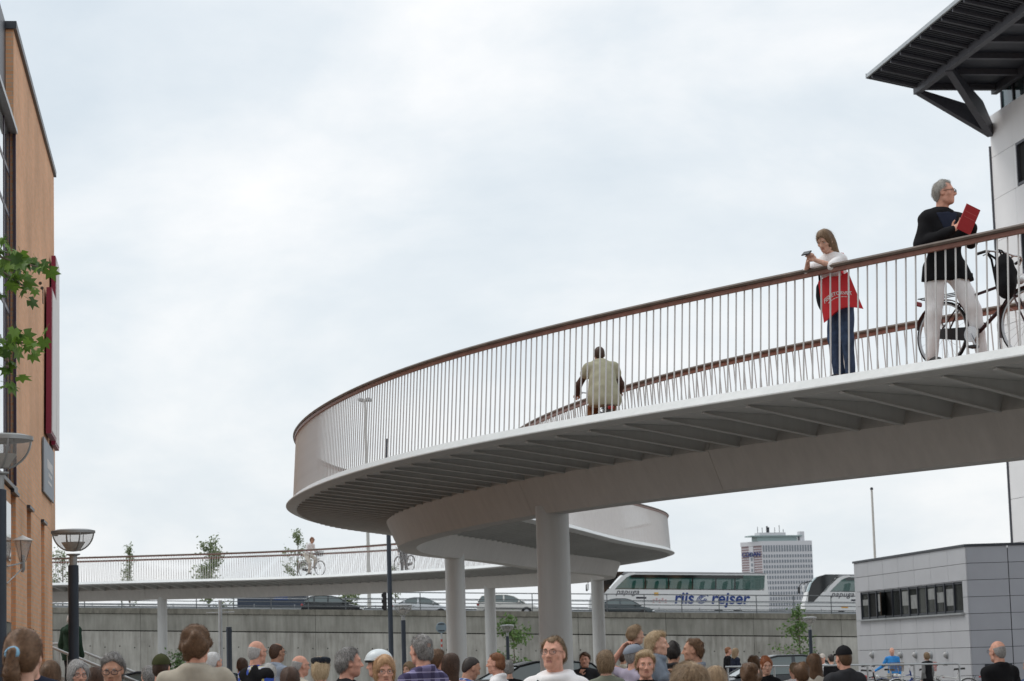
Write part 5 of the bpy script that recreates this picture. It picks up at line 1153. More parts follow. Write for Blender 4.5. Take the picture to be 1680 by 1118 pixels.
    if hands:
        for q in hands:
            for k in range(3): wins[k].append((j['wr' + q][k] - .13, j['wr' + q][k] + .13, .0085))
    ax = [axis(lo[k], hi[k], .024, wins[k]) for k in range(3)]
    V = Vol(*ax); go(V, torso + lu + ll + neckp + au + al)
    for q in 'LR':
        an = j['an' + q]; td = (an - j['kn' + q]).normalized(); V.ell(tuple(an + Vector((0, .055, -.045))), (.042, .11, .04), .03)
    go(V, hp_); put_prims(V, head_prims(fem), HMx); Vx, Q = V.mesh()
    Mi = np.array(HMx.inverted()); c = Vx[Q].mean(1); hl = c @ Mi[:3, :3].T + Mi[:3, 3]; lips = (np.abs(hl[:, 0]) < .0185) & (np.abs(hl[:, 2] + .062) < .0075) & (hl[:, 1] > .074)
    link('body', np_mesh('body', Vx, Q, [SK[skin], M_lip], lips.astype(int)), t)
    # eyes and brows
    for sx in (-1, 1):
        m = MB(); dome_ = []; c_ = (sx * .031, .0728, .006); rows = []
        for i in range(7):
            a = math.pi * i / 6 * .62; rows.append([(c_[0] + .0125 * math.sin(a) * math.cos(q), c_[1] + .0125 * math.cos(a), c_[2] + .0125 * math.sin(a) * math.sin(q)) for q in np.linspace(0, 6.283, 12, endpoint=False)])
        m.grid(rows, close=True); m.v = [tuple(HMx @ Vector(v)) for v in m.v]; m.m = [1 if k < 12 else 0 for k in range(len(m.f))]; m.build('eye', [M_eye, M_iris], t, smooth=80)
    if hat != 'helmet' or True:
        m = MB()
        for sx in (-1, 1): m.tube([(sx * .016, .0945, .024), (sx * .032, .0935, .029), (sx * .047, .080, .024)], [.0035, .0042, .0022], 5)
        m.v = [tuple(HMx @ Vector(v)) for v in m.v]; m.build('eyebrows', HM(hairc if hairc not in ('white', 'blond') else 'dirty'), t, kind='stuff')
    if hair:
        Vh, Qh = make_hair(hair, seed, .0085 if fine > .01 else .0072, nstr); Vh = Vh @ np.array(HMx.to_3x3()).T + np.array(HMx.translation); ho = link('hair', np_mesh('hair', Vh, Qh, HM(hairc)), t)
        if hair == 'ponytail':
            m = MB(); m.lathe([(.020, -.013), (.034, -.008), (.036, .006), (.024, .014)], 14, (0, 0, 0), Matrix.Translation((0, -.15, .012)) @ Matrix.Rotation(R(55), 4, 'X')); m.v = [tuple(HMx @ Vector(v)) for v in m.v]; m.build('scrunchie', CL['scrunch'], ho, smooth=60)
    if glasses: add_glasses(t, HMx, .0026 if glasses != 'thin' else .0016, dark=glasses == 'sun')
    if hat: add_hat(t, hat, HMx, hatc)
    # clothing shells
    inf = .012 + coat
    def shell(name, E, infl, cuts, m_, nz=.004, fq=28, extra=None, h=.02):
        V = Vol(*[axis(lo[k], hi[k], h, [] if not hands else []) for k in range(3)]); go(V, E, infl)
        if extra: extra(V)
        for c_ in cuts: V.cut(c_)
        V.noise(nz, fq, seed + len(name), (1, 1, .6)); a, q = V.mesh()
        if len(a) == 0: return None
        return link(name, np_mesh(name, a, q, m_), t)
    zn = nk.z + .035; E = torso + au + (al if sleeves == 'long' else [])
    if vest: E = torso
    if hem < .85: E = E + [('c', tuple(j['hip' + q]), tuple(j['hip' + q].lerp(j['kn' + q], (.95 - hem) / .45)), .10, .10, .05) for q in 'LR']
    if drape: E = torso + [('c', tuple(j['sh' + q]), tuple(j['sh' + q].lerp(j['el' + q], .35)), .062, .062, .04) for q in 'LR'] + [('er', tuple(pel.lerp(ch, .35)), (.19, .155, .28), .06, Rt), ('er', tuple(pel + Vector((0, -.02, -.10))), (.225, .18, .26), .06, Rt)]
    def ext(V):
        if collar or hood:
            for k in range(12):
                a, a2 = 2 * math.pi * k / 12, 2 * math.pi * (k + 1) / 12
                if collar and 1.2 < (a + .26) % 6.283 < 1.95: continue
                rx, ry, zc = (.080, .082, .034) if collar else (.098, .092, .026)
                V.cap((nk.x + rx * math.cos(a), nk.y + .012 + ry * math.sin(a), nk.z + zc - .02 * math.sin(a)), (nk.x + rx * math.cos(a2), nk.y + .012 + ry * math.sin(a2), nk.z + zc - .02 * math.sin(a2)), .020 if collar else .036, .020 if collar else .036, .025)
            if hood: V.ell((nk.x, nk.y - .115, nk.z - .05), (.13, .07, .085), .03)
    nkx, nky = nk.x, nk.y
    cuts = [lambda X, Y, Z: Z - zn - .03 + .25 * (Y - nky) + (.05 if collar or hood else 0) * 0 - (.035 if collar or hood else 0)]
    if not seated: cuts.append(lambda X, Y, Z: hem - Z + 0 * X)
    nm = 'jacket' if coat > .008 else 'shirt'
    if vest: shell('shirt', torso + au + al, .014, cuts[:1] + [lambda X, Y, Z: .9 - Z + 0 * X], CL[shirt]); shell('vest', E, .02 + coat, cuts, CL[vest], extra=ext, nz=.006, fq=30, h=.016)
    else: shell(nm, E, inf, cuts, CL[shirt], extra=ext, nz=fold, fq=40, h=.02 if fine > .0085 else .015)
    if openfront:
        c0_ = ch + fr * .1
        shell('shirt_front', torso + neckp, inf + .004, [lambda X, Y, Z: np.abs((X - c0_.x) * lat2.x + (Y - c0_.y) * lat2.y) - .30 * (Z - 1.10), lambda X, Y, Z: -((X - ch.x) * fr.x + (Y - ch.y) * fr.y) + .02 + 0 * Z, lambda X, Y, Z: Z - nk.z - .015 + 0 * X], CL[openfront], .002, 40, h=.013)
    if sleeves == 'short': pass
    if dress is None:
        shell('trousers', lu + ll + [torso[2]], .023, [lambda X, Y, Z: Z - (pel.z + .05 if seated or J is not None and pel.z > 1.0 else min(pel.z + .05, hem + .04)) + 0 * X], CL[trousers], .0075, 34, h=.018)
    sh = Vol(*[axis(lo[k], hi[k], .02) for k in range(3)])
    for q in 'LR':
        an = j['an' + q]; sh.ell(tuple(an + Vector((0, .05, -.045))), (.047, .125, .042), .02); sh.cap(tuple(an), tuple(an + Vector((0, 0, -.03))), .042, .045, .02)
    a, q = sh.mesh(); link('shoes', np_mesh('shoes', a, q, M_black), t, kind='stuff'); ALLP.append(t); return t, HMx
CL['scrunch'] = cloth('scrunchie_blue', (.25, .48, .66))
def crowd(label, x, ytop, D, face, **kw):
    """stand a person so the top of the head shows at photo pixel (x, ytop); face: degrees, 0 = away from the camera, 90 = left, 180 = towards, -90 = right"""
    p = at(x, ytop, D); hgt = p.z + kw.pop('dz', 0); ht = kw.pop('hat_extra', 0)
    return person(label, (p.x, p.y, 0), R(face), height=hgt - ht, **kw)
# ------------------------------------------------------------------ bicycles: +X forward
M_spk = mat('spoke_steel', (.40, .40, .41), .35, .8); M_sad = mat('saddle_black', (.02, .018, .017), .6); M_chr = mat('chrome', (.55, .55, .56), .25, .9)
def bicycle(label, loc, rz, fm, basket=False, rack=True, steps=True, rx=0, group=None, step=False, bag=None):
    t = thing('bicycle', label, 'bicycle', loc, rz, group); t.rotation_euler = (rx, 0, rz); Mx = Matrix.Rotation(R(90), 4, 'X')
    for nx, nm in ((-.56, 'wheel'), (.56, 'wheel')):
        m = MB(); m.lathe([(.328, -.014), (.338, -.018), (.348, -.010), (.351, 0), (.348, .010), (.338, .018), (.328, .014)], 36, (nx, 0, .352), Mx); wo = m.build(nm, M_rubber, t, smooth=60)
        m = MB(); m.lathe([(.312, -.011), (.329, -.013), (.329, .013), (.312, .011), (.312, -.011)], 36, (nx, 0, .352), Mx); m.build('rim', M_spk, wo, smooth=40)
        m = MB(); m.lathe([(0, -.045), (.022, -.045), (.016, 0), (.022, .045), (0, .045)], 12, (nx, 0, .352), Mx); m.build('hub', M_chr, wo)
        m = MB()
        for k in range(20):
            a = 2 * math.pi * k / 20; b_ = a + (.5 if k % 2 else -.5); sy = .03 if k % 4 < 2 else -.03
            m.tube([(nx + .018 * math.cos(b_), sy, .352 + .018 * math.sin(b_)), (nx + .313 * math.cos(a), 0, .352 + .313 * math.sin(a))], .0013, 3, caps=False)
        m.build('spokes', M_spk, wo, kind='stuff')
        a0, a1 = ((-.2, 2.9) if nx < 0 else (.35, 3.5)); m = MB(); m.grid([[(nx + .375 * math.cos(a), y_, .352 + (.375 + dz) * math.sin(a)) for y_, dz in ((-.028, -.012), (-.015, 0), (.015, 0), (.028, -.012))] for a in np.linspace(a0, a1, 18)]); m.build('mudguard', fm, t, smooth=60)
    BB_, ST, HB, HTp = (-.11, 0, .29), (-.265, 0, .80), (.40, 0, .66), (.355, 0, .86)
    m = MB(); m.tube([BB_, ST], .017, 8); m.build('seat_tube', fm, t, smooth=60)
    m = MB(); m.tube([BB_, HB], .020, 8); m.build('down_tube', fm, t, smooth=60)
    m = MB(); m.tube([(-.235, 0, .70) if not step else (-.16, 0, .46), (.375, 0, .79)], .016, 8); m.build('top_tube', fm, t, smooth=60)
    m = MB(); m.tube([(.408, 0, .62), (.345, 0, .90)], .022, 8); m.build('head_tube', fm, t, smooth=60)
    m = MB()
    for sy in (-.06, .06): m.tube([(-.56, sy, .352), BB_], .010, 6); m.tube([(-.56, sy, .352), (-.25, 0, .74)], .009, 6)
    m.build('rear_stays', fm, t, smooth=60)
    m = MB()
    for sy in (-.05, .05): m.tube([(.56, sy, .352), (.50, sy, .46), (.415, sy * .8, .63), (.41, 0, .64)], .011, 6)
    m.build('fork', fm, t, smooth=60)
    m = MB(); m.tube([(-.265, 0, .80), (-.30, 0, .93)], .013, 8); m.build('seat_post', M_chr, t, smooth=60)
    m = MB(); rows = []
    for x, wd, z in ((-.46, .06, .965), (-.44, .105, .975), (-.36, .10, .965), (-.28, .05, .962), (-.18, .022, .955), (-.165, .01, .945)): rows.append([(x, -wd, z - .04), (x, -wd, z - .01), (x, -wd * .6, z + .008), (x, 0, z), (x, wd * .6, z + .008), (x, wd, z - .01), (x, wd, z - .04)])
    m.grid(rows); m.grid([[r_[0], r_[-1]] for r_ in rows]); m.build('saddle', M_sad, t, smooth=60)
    m = MB(); m.tube([(.345, 0, .88), (.325, 0, 1.03), (.375, 0, 1.06)], .013, 8); m.tube([(.17, -.30, 1.06), (.27, -.27, 1.08), (.36, -.12, 1.075), (.375, 0, 1.06), (.36, .12, 1.075), (.27, .27, 1.08), (.17, .30, 1.06)], .011, 8); hb_ = m.build('handlebar', M_chr, t, smooth=60)
    for sy in (-1, 1):
        m = MB(); m.tube([(.155, sy * .302, 1.058), (.25, sy * .275, 1.078)], .016, 8); m.build('grip', M_black, hb_, smooth=60)
        m = MB(); m.tube([(.28, sy * .25, 1.07), (.22, sy * .29, 1.03)], .006, 5); m.build('brake_lever', M_chr, hb_)
    m = MB(); m.prism([(-.60, .40), (-.58, .30), (-.12, .22), (-.03, .25), (-.02, .34), (-.12, .37)], .05, .075, lambda a, b, y: (a, -y, b)); m.build('chain_guard', M_black, t)
    m = MB(); m.lathe([(0, -.006), (.085, -.006), (.085, .006), (0, .006)], 18, (-.11, -.085, .29), Mx); m.tube([(-.11, -.1, .29), (-.02, -.105, .14)], .011, 6); m.tube([(-.11, .1, .29), (-.2, .105, .44)], .011, 6); cr_ = m.build('crank', M_chr, t, kind='stuff')
    for px, py, pz in ((-.02, -.15, .135), (-.2, .15, .445)): m = MB(); m.box((px, py, pz), (.09, .08, .025)); m.build('pedal', M_black, t)
    m = MB(); m.lathe([(0, .05), (.03, .04), (.045, 0), (.04, -.03), (0, -.04)], 14, (.47, 0, .79), Matrix.Rotation(R(90), 4, 'Y')); m.build('head_lamp', M_lens, t, smooth=60)
    m = MB(); m.tube([(-.11, .06, .27), (-.2, .16, .02)], .01, 6); m.build('kickstand', M_chr, t)
    if rack:
        m = MB()
        for sy in (-.06, 0, .06): m.tube([(-.30, sy, .76), (-.86, sy, .76)], .006, 5)
        for sx in (-.35, -.6, -.85): m.tube([(sx, -.06, .762), (sx, .06, .762)], .006, 5)
        for sy in (-.06, .06): m.tube([(-.75, sy, .76), (-.56, sy, .36)], .006, 5)
        m.build('rack', M_black, t, kind='stuff'); m = MB(); m.box((-.90, 0, .72), (.03, .09, .05), bev=.01); m.build('rear_lamp', M_red, t)
    if basket:
        m = MB(); bm_ = mat('basket_' + basket, {'black': (.015, .015, .016), 'wicker': (.16, .10, .05), 'red': (.42, .06, .03)}[basket], .7)
        for k in range(6):
            z = .92 + .045 * k; q = .15 + .008 * k; m.tube([(.50 - .09, -q, z), (.50 + .14, -q, z), (.50 + .14, q, z), (.50 - .09, q, z)], .005, 4, closed=True)
        for k in range(9): y = -.15 + .0375 * k; m.tube([(.64, y, .92), (.64, y * 1.2, 1.15)], .004, 4); m.tube([(.41, y, .92), (.41, y * 1.2, 1.15)], .004, 4)
        for k in range(5): x = .41 + .0575 * k; m.tube([(x, -.15, .92), (x, -.19, 1.15)], .004, 4); m.tube([(x, .15, .92), (x, .19, 1.15)], .004, 4)
        m.build('basket', bm_, t, kind='stuff')
    return t
FM = {'maroon': mat('bike_maroon', (.05, .018, .02), .35, .3), 'black': mat('bike_black', (.015, .015, .016), .35, .3), 'silver': mat('bike_silver', (.40, .41, .42), .35, .5), 'blue': mat('bike_blue', (.03, .06, .22), .35, .3), 'white': mat('bike_white', (.62, .62, .6), .35), 'red': mat('bike_red', (.4, .04, .03), .35), 'green': mat('bike_green', (.03, .10, .05), .35)}
HC['silver'] = ((.26, .245, .22), (.60, .58, .54)); HC['brown2'] = ((.13, .08, .045), (.34, .23, .14))
# ------------------------------------------------------------------ people on the bridge
def bridge_s(x, side, lo=8, hi=60):
    """arclength where the path (at lateral offset) projects to photo x"""
    best = None
    for s in np.arange(lo, hi, .02):
        p = bpath(s, side, .5)[0] - Vector((0, 0, CAMZ)); d_ = p.dot(fwd); e_ = abs(840 + FPX * p.dot(rgt) / d_ - x)
        if best is None or e_ < best[0]: best = (e_, s)
    return best[1]
def yaw_of(d): return math.atan2(d.y, d.x) - math.pi / 2       # local +Y -> d
# 1. man standing over his bicycle
s = bridge_s(1610, 1.60); P, T_, N_ = bpath(s, 1.60); hd = -T_
bike1 = bicycle('maroon city bicycle under the man in white trousers on the bridge', P, math.atan2(hd.y, hd.x), FM['maroon'], rack=True, rx=R(-5))
s1 = bridge_s(1556, 1.66); P, T_, N_ = bpath(s1, 1.66); yw = yaw_of(-T_) - R(20)
Jm = {'hipL': (-.10, 0, .94), 'knL': (-.17, .18, .52), 'anL': (-.22, .22, .085), 'hipR': (.10, -.02, .94), 'knR': (.165, .01, .51), 'anR': (.185, -.02, .085), 'pel': (0, 0, .98), 'chest': (0, .0, 1.30), 'neck': (0, -.01, 1.47), 'head': (0, .035, 1.685),
      'shL': (-.175, -.0, 1.42), 'elL': (-.24, .10, 1.19), 'wrL': (-.13, .31, 1.30), 'shR': (.175, -.01, 1.42), 'elR': (.26, .01, 1.17), 'wrR': (.06, .25, 1.27)}
man, HMm = person('grey-haired man in black jacket and white trousers holding a red folder on the bridge', P, yw, 1.95, skin='pink', hair='crop', hairc='silver', shirt='black', coat=.014, hem=.82, collar=True, trousers='white', glasses='thick', openfront='navy', fold=.008, head=(R(50), R(2), 0), J=Jm,
    hands={'L': ((.45, .55, .55), (.5, -.5, .1), .5), 'R': ((-.55, .6, .45), (.2, .6, .5), .45)}, fine=.0078, nstr=1400)
fo = thing('red_folder', 'red folder held open by the man in the black jacket', 'folder', P, yw, scale=1.07)
Mf = Matrix.Translation((-.05, .40, 1.375)) @ Matrix.Rotation(R(12), 4, 'Z') @ Matrix.Rotation(R(-20), 4, 'X') @ Matrix.Rotation(R(-16), 4, 'Y')
M_fold = mat('folder_red', (.42, .022, .03), .5, var=.05)
m = MB(); m.box((0, 0, 0), (.19, .008, .26)); m.v = [tuple(Mf @ Vector(v)) for v in m.v]; m.build('cover', M_fold, fo)
m = MB(); m.box((0, -.007, -.002), (.18, .005, .25)); m.v = [tuple(Mf @ Vector(v)) for v in m.v]; m.build('pages', M_offw, fo)
for k, zz in enumerate((.06, .01)):
    m = MB(); m.box((0, .0048, zz), (.17 - .03 * k, .001, .006)); m.v = [tuple(Mf @ Vector(v)) for v in m.v]; m.build('print_line', mat('folder_print', (.55, .10, .10), .5), fo)
# rucksack hung on the handlebar
bk = thing('rucksack', 'black rucksack hanging from the maroon bicycle handlebar', 'bag', bike1.location, bike1.rotation_euler.z)
V = Vol(axis(.2, .9, .014), axis(-.45, .2, .014), axis(.4, 1.2, .014)); V.ell((.50, -.20, .80), (.13, .10, .235), .02); V.ell((.56, -.25, .72), (.09, .08, .13), .03); V.noise(.006, 40, 5); a, q = V.mesh(); link('bag_body', np_mesh('bag_body', a, q, CL['black']), bk)
m = MB(); m.tube([(.47, -.2, 1.0), (.45, -.22, 1.08), (.5, -.24, 1.06), (.53, -.21, 1.0)], .010, 6); m.tube([(.41, -.2, .98), (.30, -.24, 1.075), (.33, -.2, 1.0), (.39, -.2, .65)], .012, 6); m.build('strap', CL['black'], bk, kind='stuff')
# 2. woman leaning on the rail with phone
s = bridge_s(1380, 1.80); P, T_, N_ = bpath(s, 1.80); yw = yaw_of(N_)
Jw = {'hipL': (-.085, -.02, .93), 'knL': (-.085, -.01, .50), 'anL': (-.06, -.07, .085), 'hipR': (.085, -.02, .93), 'knR': (.09, .02, .50), 'anR': (.08, -.03, .085), 'pel': (0, -.02, .97), 'chest': (0, .06, 1.27), 'neck': (0, .10, 1.43), 'head': (0, .165, 1.628),
      'shL': (-.15, .10, 1.38), 'elL': (-.20, .30, 1.285), 'wrL': (-.06, .42, 1.36), 'shR': (.15, .10, 1.38), 'elR': (.20, .30, 1.285), 'wrR': (.055, .43, 1.355)}
woman, HMw = person('woman in white top and jeans leaning on the bridge rail with a phone', P, yw, 1.69, fem=True, skin='fair', hair='long', hairc='brown2', shirt='white', trousers='denim', hem=.90, sleeves='short', coat=.006, hscale=1.04, head=(R(14), R(-26), 0), J=Jw,
    hands={'L': ((.45, .35, .55), (.7, -.2, .2), .6), 'R': ((-.45, .35, .55), (-.7, -.2, .2), .6)}, fine=.0078, nstr=2200)
sc_ = 1.69 / 1.8
ph = thing('phone', 'small black phone in the hands of the woman at the rail', 'phone', P, yw, scale=sc_); Mp = Matrix.Translation((0, .50, 1.445)) @ Matrix.Rotation(R(-42), 4, 'X')
m = MB(); m.box((0, 0, 0), (.125, .068, .014), bev=.004); m.v = [tuple(Mp @ Vector(v)) for v in m.v]; m.build('case', M_black, ph)
m = MB(); m.box((0, 0, .0075), (.11, .058, .002)); m.v = [tuple(Mp @ Vector(v)) for v in m.v]; m.build('screen', M_bdark, ph)
# red tote on her left shoulder (towards the right of the picture)
tb = thing('tote_bag', 'red shopping bag with white lettering on the shoulder of the woman', 'bag', P, yw, scale=sc_)
M_tote = mat('tote_red', (.62, .012, .02), .55, var=.08, scale=9)
def tote(u, v):   # u across -1..1, v 0 top .. 1 bottom
    bul = .055 * (1 - u * u) * (.35 + v * .7) * (1.1 - v * .6)
    sag = .05 * math.sin(v * 3) * (1 - u * u)
    return Vector((.24 * u * (.80 + .25 * v), bul, -.41 * v - .05 * u * u * v + .02 * math.sin(3 * u + 2 * v)))
Mt = Matrix.Translation((-.10, .19, 1.18)) @ Matrix.Rotation(R(22), 4, 'Z') @ Matrix.Rotation(R(13), 4, 'Y')
m = MB(); uu = np.linspace(-1, 1, 11); vv = np.linspace(0, 1, 11)
m.grid([[Mt @ tote(a, b) for a in uu] for b in vv][::-1]); m.grid([[Mt @ (tote(a, b) * Vector((1, -.6, 1)).x if False else Vector((tote(a, b).x, -tote(a, b).y * .55 - .002, tote(a, b).z))) for a in uu] for b in vv]); m.build('bag_body', M_tote, tb, smooth=70)
for sx in (-1, 1):
    pass
for dy in (.012, -.012):
    m = MB(); pts = [Mt @ Vector((-.12, dy, -.01)), Vector((-.15, .10, 1.30)), Vector((-.14, .06 + dy, 1.455)), Vector((-.13, .02, 1.34)), Mt @ Vector((.12, dy, -.01))]
    m.tube(pts, .013, 6); m.build('handle', M_tote, tb, smooth=60)
tmf = text_mesh('FISKETORVET', .062, M_offw, 'lettering', extrude=.0008, offset=.0012)
for v in tmf.vertices:
    u_, w_ = v.co.x / .24, .60 - v.co.y / .41 ; q = tote(-u_, w_); v.co = Mt @ (q + Vector((0, .0035 + v.co.z, 0)))
link('lettering', tmf, tb)
for k in range(7):
    m = MB(); u0 = -.55 + k * .15; pts = [tote(-(u0), .66), tote(-(u0 + .12), .66), tote(-(u0 + .12), .68), tote(-u0, .68)]; m.add([Mt @ (p_ + Vector((0, .004, 0))) for p_ in pts], [(0, 1, 2, 3)]); m.build('small_print', M_offw, tb)
# dark shoulder bag on her other side
sb_ = thing('shoulder_bag', 'dark grey shoulder bag behind the woman leaning on the rail', 'bag', P, yw, scale=sc_)
V = Vol(axis(-.1, .5, .014), axis(-.35, .35, .014), axis(.6, 1.45, .014)); V.ell((.20, .02, 1.02), (.055, .14, .19), .02); V.ell((.20, .0, .92), (.07, .13, .11), .03); V.noise(.005, 35, 9); a, q = V.mesh(); link('bag_body', np_mesh('bag_body', a, q, CL['charcoal']), sb_)
m = MB(); m.tube([(.20, .10, 1.15), (.17, .14, 1.30), (.13, .10, 1.445), (.16, -.02, 1.30), (.2, -.08, 1.15)], .013, 6); m.build('strap', CL['black'], sb_, smooth=60)
# 3. rider in the khaki coat going away
P0 = at(988, 700, 36.6); best = min(np.arange(10, 45, .02), key=lambda s_: (bpath(s_)[0].to_2d() - P0.to_2d()).length); off = (P0 - bpath(best)[0]).to_2d().dot(bpath(best)[2].to_2d()); P, T_, N_ = bpath(best, off); dirn = (T_ + Vector((.22, 0, 0))).normalized()
bicycle('dark bicycle ridden away by the person in the khaki coat', P, math.atan2(dirn.y, dirn.x), FM['black'], rack=True)
Jr = {'pel': (0, -.27, 1.02), 'hipL': (-.10, -.27, 1.0), 'hipR': (.10, -.27, 1.0), 'knL': (-.13, .10, .80), 'anL': (-.14, .02, .42), 'knR': (.13, .02, .60), 'anR': (.14, -.04, .18), 'chest': (0, -.13, 1.32), 'neck': (0, -.02, 1.46), 'head': (0, .07, 1.63),
      'shL': (-.18, -.07, 1.41), 'elL': (-.33, .03, 1.18), 'wrL': (-.34, .17, 1.05), 'shR': (.18, -.07, 1.41), 'elR': (.31, .03, 1.18), 'wrR': (.31, .17, 1.06)}
person('rider in a khaki hooded coat seen from behind on the bridge', P, yaw_of(dirn), 1.80, skin='tan', hair='buzz', hairc='darkbrown', shirt='umber', vest='khaki2', coat=.008, hem=.80, hood=True, drape=True, trousers='rust', J=Jr, hands={'L': ((.1, .6, -.2), (0, 0, -1), .9), 'R': ((-.1, .6, -.2), (0, 0, -1), .9)}, nstr=500) if CL.setdefault('khaki2', cloth('khaki_coat', (.37, .36, .26))) and CL.setdefault('umber', cloth('umber', (.09, .055, .045))) else None
# 4. cyclist in white on the far bridge
def far_spot(x, off):
    best = None
    for s in np.arange(95, BLEN, .05):
        p = bpath(s, off, .5)[0] - Vector((0, 0, CAMZ)); e_ = abs(840 + FPX * p.dot(rgt) / p.dot(fwd) - x)
        if best is None or e_ < best[0]: best = (e_, s)
    return bpath(best[1], off)
P, T_, N_ = far_spot(511, 1.1); dr = -T_
bicycle('bicycle with black front basket ridden along the far bridge', P, math.atan2(dr.y, dr.x), FM['white'], basket='black')
Jc = {k: Vector(v) for k, v in Jr.items()}
for q in 'LR': Jc['wr' + q] = Vector((.27 * (-1 if q == 'L' else 1), .16, 1.08)); Jc['el' + q] = Vector((.26 * (-1 if q == 'L' else 1), -.08, 1.20))
person('cyclist in white clothes and sunglasses riding along the far bridge', P, yaw_of(dr), 1.86, skin='tan', hair='thick', hairc='auburn', shirt='white', trousers='cream', J=Jc, coat=.006, hem=.9, glasses='sun', nstr=300, fine=.011)
P, T_, N_ = far_spot(664, .9); dr = T_
bicycle('black bicycle pushed along the far bridge behind the dark mast', P, math.atan2(dr.y, dr.x), FM['black'], basket=False)
P, T_, N_ = far_spot(663, .2); person('person in black pushing a bicycle on the far bridge', P, yaw_of(dr), 1.8, shirt='black', trousers='charcoal', hair='short', hairc='brown', coat=.01, nstr=300, fine=.011)
# ------------------------------------------------------------------ the crowd on the plaza (near to far does not matter)
C = crowd
C('brown-haired girl with ponytail and pale blue scrunchie at the bottom left', 37, 1036, 11.6, -6, fem=True, skin='fair', hair='ponytail', hairc='brown', shirt='olive', coat=.01, nstr=3500, hscale=1.06, head=(R(-3), 0, 0), fine=.007)
C('person with auburn hair mostly hidden behind the girl with the ponytail', 48, 1041, 15, 12, skin='pink', hair='short', hairc='auburn', shirt='navy')
C('brown-haired woman between the ponytail girl and the grey-haired woman', 82, 1087, 19, -10, fem=True, hair='bob', hairc='brown', shirt='green', nstr=1500)
C('grey-haired woman with glasses below the street lamp', 127, 1085, 20, 205, fem=True, skin='pink', hair='bob', hairc='grey', shirt='navy', glasses='thin', head=(0, R(-6), 0), nstr=1600)
C('brown-haired person just behind the grey-haired woman', 156, 1096, 24, 15, fem=True, hair='bob', hairc='darkbrown', shirt='charcoal')
C('grey-haired man in glasses looking down, right of the street lamp', 186, 1073, 17.6, 188, skin='tan', hair='thick', hairc='pepper', shirt='navy', glasses='thick', head=(R(-8), R(-12), 0), nstr=1500)
C('man in an olive field cap seen from behind', 264, 1072, 21.5, -8, skin='pink', hair='buzz', hairc='darkbrown', hat='cap', hatc=cloth('cap_olive', (.055, .06, .025)), shirt='sage', coat=.01, hat_extra=.03)
C('person in a pale grey jacket beside the olive cap', 243, 1094, 27, 30, hair='short', hairc='grey', shirt='paleblue')
C('tall man with curly brown hair in a beige jacket', 321, 1031, 16, -5, skin='pink', hair='curly', hairc='brown', shirt='beige', coat=.022, collar=True, nstr=3000, fine=.0075, hscale=1.02)
C('white-haired man half hidden by the curly-haired man', 349, 1071, 27, -40, skin='pink', hair='short', hairc='white', shirt='grey')
C('bald man in black vest over a bright checked shirt', 420, 1052, 25.5, -42, skin='pink', hair='bald', hairc='grey', shirt='brightcheck', vest='black', glasses='thin', nstr=700)
C('balding dark-haired man in a pale blue shirt', 453, 1056, 32, -48, skin='tan', hair='balding', hairc='darkbrown', shirt='paleblue', collar=True, glasses='thin')
C('dark-haired person low behind the man in the black vest', 397, 1080, 33, 10, hair='short', hairc='darkbrown', shirt='charcoal')
C('person with pale hair beside the black vest', 440, 1091, 28, -30, fem=True, hair='bob', hairc='white', skin='pink', shirt='cream')
C('dark brown-haired woman at the bottom edge in front of bald man', 476, 1096, 20, 0, fem=True, hair='bob', hairc='darkbrown', shirt='black', nstr=1600)
C('bald man with glasses left of the navy cap', 491, 1076, 26, -55, skin='pink', hair='bald', hairc='grey', shirt='stone', glasses='thin', nstr=700)
C('blond person wearing a dark navy peaked beret', 526, 1076, 23, -12, fem=True, hair='bob', hairc='blond', hat='beret', hatc=cloth('cap_navy', (.022, .027, .036)), shirt='white', hat_extra=.02, nstr=1600)
C('grey-haired man in profile facing right, dark jacket', 570, 1065, 19.4, -80, skin='pink', hair='thick', hairc='pepper', shirt='black', coat=.012, nstr=2000, fine=.0075)
C('person in a white cycle helmet facing left', 622, 1066, 22, 75, skin='pink', hair='helmeted', hairc='brown', hat='helmet', hatc=mat('helmet_white', (.72, .78, .80), .35, var=.03), shirt='bluegrey', hat_extra=.03, coat=.01)
C('woman with strawberry blond hair and glasses facing the camera', 630, 1078, 18, 190, fem=True, skin='pink', hair='bob', hairc='strawberry', shirt='black', glasses='thin', nstr=2200, fine=.007, head=(0, R(-4), 0))
C('blond woman low behind the purple plaid shirt', 672, 1087, 32, 140, fem=True, hair='bob', hairc='dirty', shirt='red')
C('grey-haired man in a purple plaid shirt', 692, 1043, 19.3, 38, skin='pink', hair='crop', hairc='pepper', shirt='plaid', nstr=1800, collar=True, fine=.0075)
C('man with short dark hair just right of the plaid shirt', 716, 1066, 24.5, -35, skin='tan', hair='short', hairc='brown', shirt='pink')
C('woman with long dark hair before the second column', 739, 1073, 23.5, -15, fem=True, hair='long', hairc='darkbrown', shirt='pink', nstr=1800)
C('man with cropped dark hair in a blue striped shirt', 766, 1077, 24, -65, skin='tan', hair='buzz', hairc='black', shirt='bluestripe', head=(0, R(-22), 0), collar=True)
C('auburn-haired man in a white shirt facing left', 815, 1072, 25.6, 72, skin='pink', hair='short', hairc='auburn', shirt='white', collar=True, nstr=1200)
C('grey-haired person right behind the man in the white shirt', 833, 1084, 31, 20, hair='short', hairc='grey', shirt='black')
C('man with glasses in a white hooded top by the near column', 908, 1046, 16.3, 163, skin='pink', hair='crop', hairc='dirty', shirt='white', hood=True, coat=.014, openfront='navy', glasses='thin', nstr=1800, fine=.007, head=(R(-4), R(6), 0))
